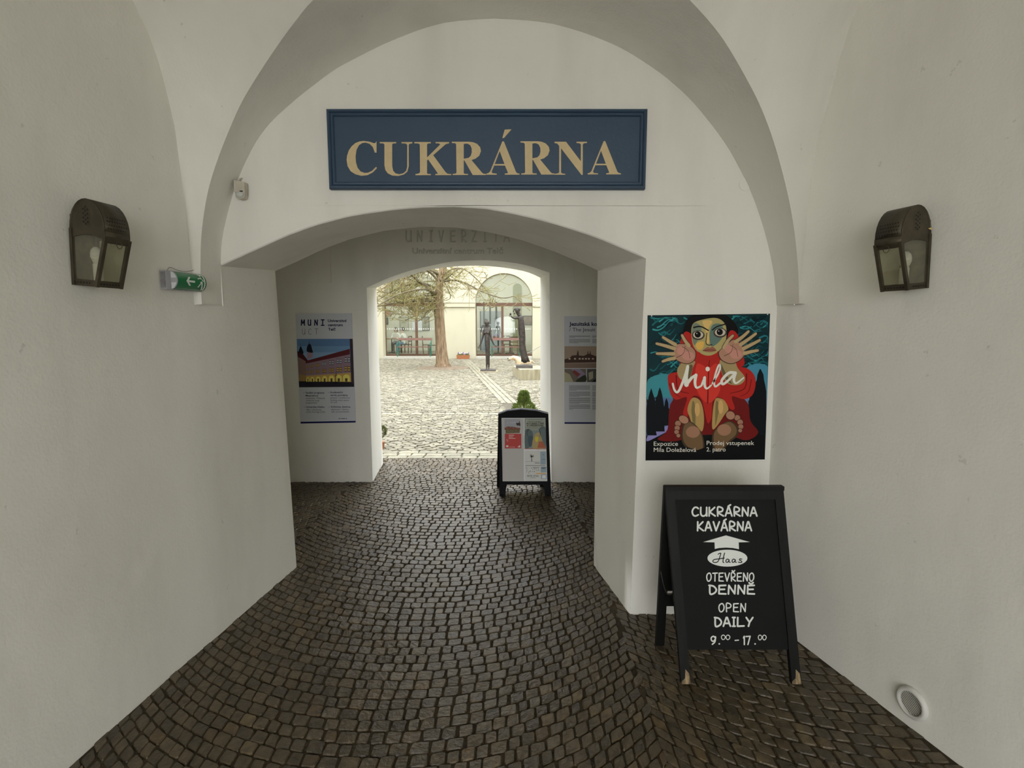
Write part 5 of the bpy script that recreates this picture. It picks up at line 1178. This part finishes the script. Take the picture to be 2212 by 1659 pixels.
standing('person', 'standing person in a dark shirt and blue trousers inside the cafe', aty(1050, 720, 27.6).x, 27.6, .11, [M_SKIN, M_DARKSH, M_JEANS], lambda z, yy: 0 if (z > 1.47 or (yy < -.13 and z > .85)) else (1 if z > .93 else 2))

# ------------------------------------------------------------------ statues
YF = atz(1053, 803).y
cs = crop(990, 640, 200 / 1746)
S = lambda x, y, dy=0: tuple(aty(*cs((x, y)), YF) + Vector((0, dy, 0)))
st = thing('bronze_statue', 'slender bronze woman with arms held away, standing on a low plate in the paving', 'statue', (S(555, 1440)[0], YF, 0))
J = {'hip': (S(550, 850), (.13, .10)), 'waist': (S(540, 745), (.11, .09)), 'chest': (S(537, 660), (.125, .095)), 'base': (S(537, 605), .055), 'neck': (S(538, 580), .04), 'head': (S(540, 520, -.01), (.068, .082)), 'crown': (S(538, 478), (.055, .065)),
     'thigh': (S(552, 960), (.125, .09)), 'knee': (S(555, 1060), (.105, .085)), 'shin': (S(556, 1160), (.09, .075)), 'hem': (S(557, 1235), (.085, .075)),
     'sl': (S(488, 625), .045), 'el': (S(462, 775, -.02), .034), 'wl': (S(418, 910, -.03), .024), 'fl': (S(386, 958, -.05), .012), 'sr': (S(590, 625), .045), 'er': (S(622, 800, -.02), .034), 'wr': (S(670, 905, -.03), .024), 'fr': (S(705, 940, -.05), .012)}
for n, x in (('l', 537), ('r', 576)): J.update({'k' + n: (S(x, 1270), .034), 'a' + n: (S(x - 1, 1350), .03), 't' + n: (S(x - 3, 1380, -.10), .03)})
E_ = [('hip', 'waist'), ('waist', 'chest'), ('chest', 'base'), ('base', 'neck'), ('neck', 'head'), ('head', 'crown'), ('hip', 'thigh'), ('thigh', 'knee'), ('knee', 'shin'), ('shin', 'hem'), ('chest', 'sl'), ('sl', 'el'), ('el', 'wl'), ('wl', 'fl'), ('chest', 'sr'), ('sr', 'er'), ('er', 'wr'), ('wr', 'fr'), ('hem', 'kl'), ('kl', 'al'), ('al', 'tl'), ('hem', 'kr'), ('kr', 'ar'), ('ar', 'tr')]
def exf(mb):
    h = Vector(S(540, 520)); mb.tube([h + Vector((0, -.085, .01)), h + Vector((0, -.10, -.02)), h + Vector((0, -.085, -.03))], [.008, .013, .008], 6); mb.ellipsoid(h + Vector((0, .02, .03)), (.085, .09, .085))
    for s_ in (-1, 1): mb.ellipsoid(Vector(S(537 + 26 * s_, 690, -.085)), (.045, .035, .045), 10, 6)
    fingers(mb, S(386, 958, -.05), (-.4, -.3, -.6), .007, .06); fingers(mb, S(705, 940, -.05), (.5, -.3, -.5), .007, .06)
skin_figure('figure', J, E_, [M_BRONZE], lambda c: 0, st, 2, exf)
p0 = Vector(S(565, 1410)); MB().box(p0.x - .26, p0.x + .26, YF - .22, YF + .25, .035, .085).build('plinth_plate', mat('dark_stone', (.10, .09, .085), .7, var=.3, scale=12), st)
MB().box(p0.x - .33, p0.x + .33, YF - .32, YF + .33, 0, .035).build('ground_slab', mat('tan_slab', (.42, .36, .24), .8, var=.3, scale=9), st)

pc0, pc1 = atz(1123.5, 822), atz(1108, 812)
dl = (pc1 - pc0).normalized(); dr = Vector((dl.y, -dl.x, 0))
if dr.x < 0: dr = -dr
zp = .315; Wp, Dp = 1.25, (pc1 - pc0).length
pe = MB(); pe.prism([pc0, pc0 + dr * Wp, pc0 + dr * Wp + dl * Dp, pc1], (0, 0, zp))
ped = pe.build('statue_pedestal', mat('weathered_concrete', (.42, .38, .28), .85, col2=(.27, .24, .15), scale=5, stretch=(2, 2, .4)))
tag(ped, 'low weathered concrete block under the tall bent statue', 'pedestal')
YM = pc0.lerp(pc1, .48).y + .02
Sm = lambda x, y, dy=0: tuple(aty(*cs((x, y)), YM) + Vector((0, dy, 0)))
pm = Vector(Sm(1245, 1300)); sm_ = thing('bronze_statue', 'tall bent bronze man with a raised hand and bark-like robe on a concrete block', 'statue', (pm.x, YM, zp))
fz = zp + .085 + .02
J = {'waist': (Sm(1205, 760), (.095, .09)), 'chest': (Sm(1188, 560), (.105, .085)), 'sh': (Sm(1178, 430), (.095, .085)), 'nb': (Sm(1160, 370), .07), 'neck': (Sm(1135, 335), .055), 'head': (Sm(1108, 275), (.095, .082)), 'crown': (Sm(1112, 228), (.07, .065)),
     'hip': (Sm(1202, 900), (.09, .09)), 'thigh': (Sm(1215, 1020), (.095, .09)), 'knee': (Sm(1245, 1140), (.10, .095)), 'foot': ((Sm(1270, 1230)[0], YM, fz + .02), (.125, .115)),
     'as': (Sm(1135, 405, -.06), .045), 'ae': (Sm(1048, 415, -.14), .036), 'aw': (Sm(1008, 392, -.16), .026), 'ah': (Sm(990, 365, -.16), (.03, .02)), 'bs': (Sm(1205, 400, .06), .05), 'bc': (Sm(1210, 430, .08), .04)}
E_ = [('waist', 'chest'), ('chest', 'sh'), ('sh', 'nb'), ('nb', 'neck'), ('neck', 'head'), ('head', 'crown'), ('waist', 'hip'), ('hip', 'thigh'), ('thigh', 'knee'), ('knee', 'foot'), ('sh', 'as'), ('as', 'ae'), ('ae', 'aw'), ('aw', 'ah'), ('sh', 'bs'), ('bs', 'bc')]
def exm(mb):
    h = Vector(Sm(1108, 275)); mb.tube([h + Vector((-.085, 0, .03)), h + Vector((-.115, 0, -.02)), h + Vector((-.085, 0, -.035))], [.010, .016, .010], 6); mb.tube([h + Vector((-.07, -.03, -.075)), h + Vector((-.085, 0, -.085)), h + Vector((-.07, .03, -.075))], .018, 6)
    mb.ellipsoid(h + Vector((.015, -.085, .0)), (.022, .012, .04), 8, 5); mb.ellipsoid(h + Vector((.012, 0, .035)), (.088, .075, .075)); mb.tube([h + Vector((-.08, -.04, .045)), h + Vector((-.095, 0, .048)), h + Vector((-.08, .04, .045))], .012, 6)
    fingers(mb, Sm(988, 360, -.16), (-.25, -.1, 1), .008, .08)
    ra = random.Random(5)
    for k in range(34):                                     # rope-like ridges down the robe
        a = ra.uniform(0, 2 * math.pi); pts = []
        for y_, xx, w in ((440, 1182, .08), (600, 1192, .092), (760, 1205, .088), (900, 1204, .085), (1030, 1220, .09), (1150, 1250, .10), (1235, 1272, .12)):
            c = Vector(Sm(xx, y_)); a += ra.uniform(-.25, .25); pts.append(c + Vector((math.cos(a) * w, math.sin(a) * w * .85, 0)))
        mb.tube(pts, ra.uniform(.007, .014), 5)
skin_figure('figure', J, E_, [M_BRONZE], lambda c: 0, sm_, 2, exm)
a_, b_ = aty(1114.5, 790, YM).x, aty(1150, 790, YM).x
MB().box(a_, b_, YM - .22, YM + .20, zp, zp + .085).build('plinth_plate', mat('dark_stone'), sm_)

# ------------------------------------------------------------------ pale dog behind the pedestal, with a lead
YD = 18.0; Sd = lambda x, y, dy=0: tuple(aty(*cs((x, y)), YD) + Vector((0, dy, 0)))
hd = Vector(Sd(1025, 1165)); dg_ = thing('dog', 'cream long-haired dog standing behind the concrete block, mouth open', 'dog', (hd.x + .4, YD, 0))
D_ = lambda x, y, z: (hd.x + x * (.72 if x > .2 else .9), YD + y * (1 if x < .2 else 1.0) + max(0, x - .2) * .7, z)
hz = hd.z
J = {'chest': (D_(.30, .02, hz - .17), (.135, .15)), 'mid': (D_(.52, .05, hz - .16), (.12, .13)), 'rump': (D_(.76, .08, hz - .17), (.12, .14)), 'tail1': (D_(.92, .10, hz - .14), .035), 'tail2': (D_(1.10, .12, hz - .24), .028),
     'withers': (D_(.20, .0, hz - .06), (.10, .11)), 'neck': (D_(.10, -.01, hz + .0), (.085, .09)), 'head': (D_(.0, -.02, hz + .02), (.075, .085)), 'stop': (D_(-.08, -.03, hz - .01), (.05, .055)), 'muzzle': (D_(-.15, -.04, hz - .03), (.035, .042))}
E_ = [('chest', 'mid'), ('mid', 'rump'), ('rump', 'tail1'), ('tail1', 'tail2'), ('chest', 'withers'), ('withers', 'neck'), ('neck', 'head'), ('head', 'stop'), ('stop', 'muzzle')]
gl = hz - .17
for s, n in ((-1, 'l'), (1, 'r')):
    J.update({'fs' + n: (D_(.27, .02 + s * .08, gl - .08), .065), 'fe' + n: (D_(.28, .02 + s * .08, gl * .42), .035), 'fp' + n: (D_(.27, .02 + s * .08, .07), .028), 'ft' + n: (D_(.22, .02 + s * .08, .03), .03),
              'hh' + n: (D_(.78, .08 + s * .08, gl - .05), .085), 'hk' + n: (D_(.70, .08 + s * .09, gl * .55), .055), 'ho' + n: (D_(.84, .08 + s * .09, .16), .028), 'hp' + n: (D_(.82, .08 + s * .09, .05), .028), 'ht' + n: (D_(.76, .08 + s * .09, .03), .03)})
    E_ += [('chest', 'fs' + n), ('fs' + n, 'fe' + n), ('fe' + n, 'fp' + n), ('fp' + n, 'ft' + n), ('rump', 'hh' + n), ('hh' + n, 'hk' + n), ('hk' + n, 'ho' + n), ('ho' + n, 'hp' + n), ('hp' + n, 'ht' + n)]
skin_figure('body', J, E_, [mat('cream_fur', (.74, .60, .42), .9, var=.2, scale=18, bump=.6, bscale=50)], lambda c: 0, dg_, 2)
for s in (-1, 1): MB().tube([D_(.02, -.02 + s * .065, hz + .06), D_(.05, -.02 + s * .095, hz + .0), D_(.04, -.02 + s * .09, hz - .06)], [.02, .035, .018], 7).build('ear', mat('tan_fur', (.58, .38, .22), .9), dg_, smooth=True)
MB().ellipsoid(D_(-.185, -.04, hz - .015), (.018, .024, .018), 8, 6).build('nose', M_HOLE, dg_, smooth=True)
MB().ellipsoid(D_(-.13, -.05, hz - .078), (.05, .03, .013), 8, 6).build('open_mouth', mat('dog_mouth', (.10, .03, .03), .6), dg_, smooth=True)
for s in (-1, 1): MB().ellipsoid(D_(-.07, -.02 + s * .052, hz + .035), (.012, .009, .012), 8, 6).build('eye', M_HOLE, dg_)
ring = Vector((1.75, YW - .03, .85)); neck = Vector(D_(.16, -.02, hz - .0))
ld = thing('dog_lead', 'thin grey dog lead rising from behind the statue to a wall ring', 'lead', (ring.x, ring.y, ring.z))
MB().tube([neck, neck.lerp(ring, .4) - Vector((0, 0, .05)), neck.lerp(ring, .75) - Vector((0, 0, .02)), ring], .012, 6).build('cord', mat('grey_cord', (.25, .24, .24), .7), ld)
MB().tube([ring + Vector((.05 * math.cos(a), 0, .05 * math.sin(a))) for a in [2 * math.pi * k / 12 for k in range(13)]], .008, 6, False).build('wall_ring', mat('dark_slot_metal'), ld)

# ------------------------------------------------------------------ benches, flower box
def bench(x0, x1, label):
    y = YW + .10; t = thing('park_bench', label, 'bench', ((x0 + x1) / 2, y, .10), 'benches below the arched windows'); z = .10
    for x in (x0 + .03, x1 - .03):
        m_ = MB(); m_.tube(catmull([(x, y - .18, z), (x, y - .16, z + .22), (x, y - .20, z + .40), (x, y + .02, z + .41), (x, y + .16, z + .40), (x, y + .22, z + .60), (x, y + .27, z + .84)], 4), .022, 6)
        m_.tube(catmull([(x, y + .24, z), (x, y + .17, z + .20), (x, y + .14, z + .40)], 4), .022, 6); m_.tube(catmull([(x, y + .20, z + .60), (x, y + .0, z + .64), (x, y - .18, z + .60), (x, y - .19, z + .41)], 4), .016, 6)
        m_.build('cast_iron_end', M_GREENIRON, t, smooth=True)
    for k, yy in enumerate((-.17, -.06, .05)): MB().box(x0, x1, y + yy - .045, y + yy + .045, z + .43, z + .465).build('seat_slat', M_BENCHWOOD, t)
    MB().obox(((x0 + x1) / 2, y + .245, z + .80), ((x1 - x0) / 2, 0, 0), (0, .014, -.002), (0, .012, .055)).build('back_slat', M_BENCHWOOD, t)
    return t
bench(aty(858, 771, YW).x, aty(931, 771, YW).x, 'brown slatted park bench with green iron ends, left of the tree trunk')
bench(aty(1061, 770, YW).x, aty(1124, 770, YW).x, 'brown slatted park bench with green iron ends, behind the two statues')
f0, f1 = aty(986.5, 776, 24.1), aty(1014.5, 776, 24.1)
fbx = thing('flower_box', 'terracotta trough of small violet and white flowers at the foot of the pier', 'flower box', ((f0.x + f1.x) / 2, 24.1, 0))
mbx = MB(); mbx.prism([(f0.x + .02, 24.0, .01), (f1.x - .02, 24.0, .01), (f1.x, 23.98, .19), (f0.x, 23.98, .19)], (0, .22, 0)); mbx.build('trough', mat('terracotta'), fbx)
mbf, mbw, mbl_ = MB(), MB(), MB(); rf = random.Random(8)
for k in range(26): (mbf if k % 3 else mbw).ellipsoid((rf.uniform(f0.x + .04, f1.x - .04), 24.08 + rf.uniform(-.07, .07), .23 + rf.uniform(0, .08)), (.035, .03, .03), 6, 4)
for k in range(40):
    x = rf.uniform(f0.x + .03, f1.x - .03); yy = 24.08 + rf.uniform(-.08, .08); mbl_.add([(x - .02, yy, .18), (x + .02, yy, .18), (x + rf.uniform(-.04, .04), yy + rf.uniform(-.04, .04), .27)], [(0, 1, 2)])
mbf.build('violet_flowers', mat('purple_flowers'), fbx)['kind'] = 'stuff'; mbw.build('white_flowers', mat('white_flowers', (.75, .72, .6), .8), fbx)['kind'] = 'stuff'; mbl_.build('flower_leaves', mat('flower_leaf', (.10, .16, .05), .8), fbx, fix=False)['kind'] = 'stuff'

# ------------------------------------------------------------------ tree
T = atz(956, 795); YT = T.y
Tp = lambda x, y, dy=0: aty(x, y, YT) + Vector((0, dy, 0))
tr = thing('courtyard_tree', 'bare rough-barked tree with drooping yellow-green twigs in the courtyard', 'tree', (T.x, T.y, 0))
trunk = [(T + Vector((0, 0, -.02)), .30), (T + Vector((0, 0, .12)), .255), (Tp(955, 775), .225), (Tp(953, 750), .20), (Tp(951, 720), .182), (Tp(949, 690), .168), (Tp(947.5, 660), .16), (Tp(947.5, 640), .152), (Tp(950, 615), .13), (Tp(954, 590), .115), (Tp(956, 570), .105), (Tp(958, 500), .085), (Tp(955, 430), .06), (Tp(958, 370), .03)]
tp, trr = [p for p, r in trunk], [r for p, r in trunk]
cps = catmull(tp, 5); crs = [p.x for p in catmull([(r, 0, 0) for r in trr], 5)]
mb = MB(); n = 28; rb = random.Random(2); rings = []
ph = [rb.uniform(0, 6.28) for _ in range(6)]
for i, (c, r) in enumerate(zip(cps, crs)):
    for j in range(n):
        a = 2 * math.pi * j / n; k = 1 + .05 * math.sin(7 * a + i * .15 + ph[0]) + .05 * math.sin(11 * a - i * .1 + ph[1]) + .03 * math.sin(4 * a + i * .4) + (.12 * math.sin(5 * a + ph[2]) if i < 6 else 0) + rb.uniform(-.02, .02)
        rings.append(c + Vector((math.cos(a), math.sin(a), 0)) * r * k)
mb.add(rings, [(i * n + j, i * n + (j + 1) % n, (i + 1) * n + (j + 1) % n, (i + 1) * n + j) for i in range(len(cps) - 1) for j in range(n)])
mb.build('trunk', M_BARK, tr, smooth=True)
rt = random.Random(21)
def wander(p, d, L, n, droop, jit, up_end=0.0):
    pts = [Vector(p)]; d = Vector(d).normalized(); zmin = rt.uniform(1.75, 3.0)
    for i in range(n):
        d = (d + Vector((rt.uniform(-jit, jit), rt.uniform(-jit, jit), rt.uniform(-jit, jit) * .7 - droop + up_end * (i / n)))).normalized(); 
        if pts[-1].z < zmin and d.z < 0: d.z = abs(d.z) * .4
        pts.append(pts[-1] + d * L / n)
    return pts
tw = MB()
def twiggy(pts, r0, depth):
    tw.tube(pts, [max(.0075, r0 * (1 - .75 * i / (len(pts) - 1))) for i in range(len(pts))], 5 if depth < 2 else 4)
    if depth >= 3: return
    nb = (6, 5, 1)[depth]
    for k in range(nb):
        i = rt.randrange(1, len(pts)); t = (pts[i] - pts[i - 1]).normalized(); q = pts[i - 1].lerp(pts[i], rt.random())
        side = Vector((rt.uniform(-1, 1), rt.uniform(-1, 1), rt.uniform(-.9, .6))); L = (1.0, .55, .3)[depth] * rt.uniform(.6, 1.3)
        twiggy(wander(q, t * .7 + side * .9, L, 6 if depth < 1 else 4, .12 if depth < 2 else .02, .28, .25), r0 * .5, depth + 1)
def limb(path, r, name='limb', sub=True):
    pts = catmull(path, 4); MB().tube(pts, [r * (1 - .6 * i / (len(pts) - 1)) for i in range(len(pts))], 7).build(name, M_BRANCH, tr, smooth=True)
    if sub:
        for k in range(8):
            i = rt.randrange(2, len(pts)); t = (pts[i] - pts[i - 1]).normalized(); side = Vector((rt.uniform(-1, 1), rt.uniform(-1, 1), rt.uniform(-1, .5)))
            twiggy(wander(pts[i], t + side * .8, rt.uniform(.6, 1.2), 6, .12, .28, .2), r * .32, 1)
limb([Tp(943, 645), Tp(925, 620, -.3), Tp(905, 606, -.5), Tp(890, 590, -.7)], .075)
limb([Tp(948, 610), Tp(930, 588, -.4), Tp(905, 585, -.8), Tp(880, 598, -1.2), Tp(862, 612, -1.4)], .05)
limb([Tp(945, 655), Tp(920, 650, -.5), Tp(890, 655, -.9), Tp(858, 660, -1.3), Tp(828, 668, -1.6)], .045)
limb([Tp(946, 625), Tp(915, 612, .3), Tp(880, 615, .2), Tp(848, 628, 0), Tp(824, 646, -.2)], .045)
limb([Tp(944, 668), Tp(930, 672, -.6), Tp(922, 688, -.9), Tp(912, 695, -1.1)], .035)
limb([Tp(947, 635), Tp(925, 628, -.8), Tp(900, 634, -1.4), Tp(872, 648, -1.9), Tp(846, 668, -2.2), Tp(832, 690, -2.4)], .04)
limb([Tp(946, 658), Tp(925, 662, .4), Tp(905, 672, .5), Tp(888, 682, .6), Tp(868, 692, .6)], .035)
limb([Tp(950, 605), Tp(930, 577, .2), Tp(900, 574, .4), Tp(868, 582, .5), Tp(835, 600, .4)], .05)
limb([Tp(948, 600), Tp(958, 608, -.3), Tp(975, 600, -.6), Tp(995, 585, -.8)], .035)
limb([Tp(952, 610), Tp(985, 608, -.6), Tp(1015, 618, -1.0), Tp(1045, 634, -1.3), Tp(1085, 648, -1.6), Tp(1110, 645, -1.7)], .035)
limb([Tp(955, 595), Tp(980, 583, -.3), Tp(1005, 585, -.5), Tp(1030, 604, -.7), Tp(1050, 625, -.9)], .032)
limb([Tp(955, 600), Tp(975, 640, -.2), Tp(965, 650, -.3)], .02, sub=False)
for k in range(10):
    a = rt.uniform(0, 6.28); p = cps[-22 + 2 * k] if k < 10 else cps[-2]
    limb(wander(p, (math.cos(a), math.sin(a), .5), 2.2, 6, .05, .2), .05, sub=(k < 5))
for k in range(9):                                         # twigs from the trunk itself, left side
    p = Tp(947, rt.uniform(585, 660)); twiggy(wander(p, (-1, rt.uniform(-.9, .6), rt.uniform(-.1, .6)), rt.uniform(1.0, 2.2), 8, .10, .25), .022, 0)
for k in range(5):
    p = Tp(951, rt.uniform(575, 620)); twiggy(wander(p, (1, rt.uniform(-.8, .4), rt.uniform(-.1, .4)), rt.uniform(.8, 1.8), 8, .06, .25), .016, 1)
tw.build('twigs', M_TWIG, tr, fix=False)['kind'] = 'stuff'
so = MB(); so.lathe((T.x, T.y, 0), [(.98, -.02), (.96, .015), (.6, .03), (.3, .05)], 28)
tag(so.build('ground_tree_pit', mat('bare_soil', (.25, .195, .14), .95, var=.35, scale=7, bump=.6, bscale=20)), 'round bed of bare brown soil around the tree trunk', None, None, 'structure')

# ------------------------------------------------------------------ potted plants just outside the arch
def foliage(name, pts_fn, count, m, parent, size, seed):
    r_ = random.Random(seed); mb = MB()
    for k in range(count):
        p, nrm = pts_fn(r_); nrm = Vector(nrm).normalized(); s = nrm.orthogonal().normalized(); s.rotate(Matrix.Rotation(r_.uniform(0, 6.28), 3, nrm)); w = size * r_.uniform(.6, 1.3); tip = (nrm * .8 + Vector((0, 0, .5)) + s * r_.uniform(-.4, .4)).normalized()
        p = Vector(p); mb.add([p - s * w * .35, p + s * w * .35, p + tip * w * 1.5 + s * w * .15, p + tip * w * 1.6 - s * w * .15], [(0, 1, 2, 3)])
    o = mb.build(name, m, parent, fix=False); o['kind'] = 'stuff'; return o
YP = 6.95; ap = aty(1133, 842, YP); bx = aty(1131, 884, YP)
cz, cx = ap.z, aty(1132, 880, YP).x
pt = thing('potted_conifer', 'small pointed green conifer in a pot just behind the display stand', 'potted plant', (cx, YP, 0))
MB().lathe((cx, YP, 0), [(.11, .0), (.15, .26), (.165, .26), (.165, .30), (.14, .30), (.13, .27)], 20).build('pot', mat('terracotta'), pt, smooth=True, angle=.6)
MB().tube([(cx, YP, .25), (cx, YP, cz - .1)], .012, 6).build('stem', M_BRANCH, pt)
def cone_pt(r_):
    t = r_.random() ** .8; h = .32 + (cz - .03 - .32) * t; R = interp([(0, .15), (.35, .17), (.55, .125), (.62, .07), (.8, .062), (.93, .045), (1, .012)], t) * r_.uniform(.8, 1.05); a = r_.uniform(0, 6.283)
    return (cx + R * math.cos(a), YP + R * math.sin(a), h), (math.cos(a), math.sin(a), .5)
foliage('needles', cone_pt, 2600, mat('conifer_green', (.28, .34, .08), .8, col2=(.11, .18, .04), scale=14), pt, .022, 3)
bc = aty(826, 932, 6.75); pb_ = thing('potted_box_ball', 'small clipped box ball on a thin stem beside the reveal', 'potted plant', (bc.x - .02, 6.75, 0)); bcx = bc.x - .02
MB().lathe((bcx, 6.75, 0), [(.035, 0), (.045, .09), (.05, .09), (.05, .10), (.04, .10)], 18).build('pot', mat('terracotta'), pb_, smooth=True, angle=.6)
MB().tube([(bcx, 6.75, .13), (bcx + .004, 6.75, bc.z)], .008, 6).build('stem', M_BRANCH, pb_)
def ball_pt(r_):
    v = Vector((r_.gauss(0, 1), r_.gauss(0, 1), r_.gauss(0, 1))).normalized(); return Vector((bcx, 6.75, bc.z)) + v * .068 * r_.uniform(.8, 1.05), v
foliage('leaves', ball_pt, 900, mat('box_green', (.20, .22, .07), .8, col2=(.10, .12, .05), scale=20), pb_, .014, 4)
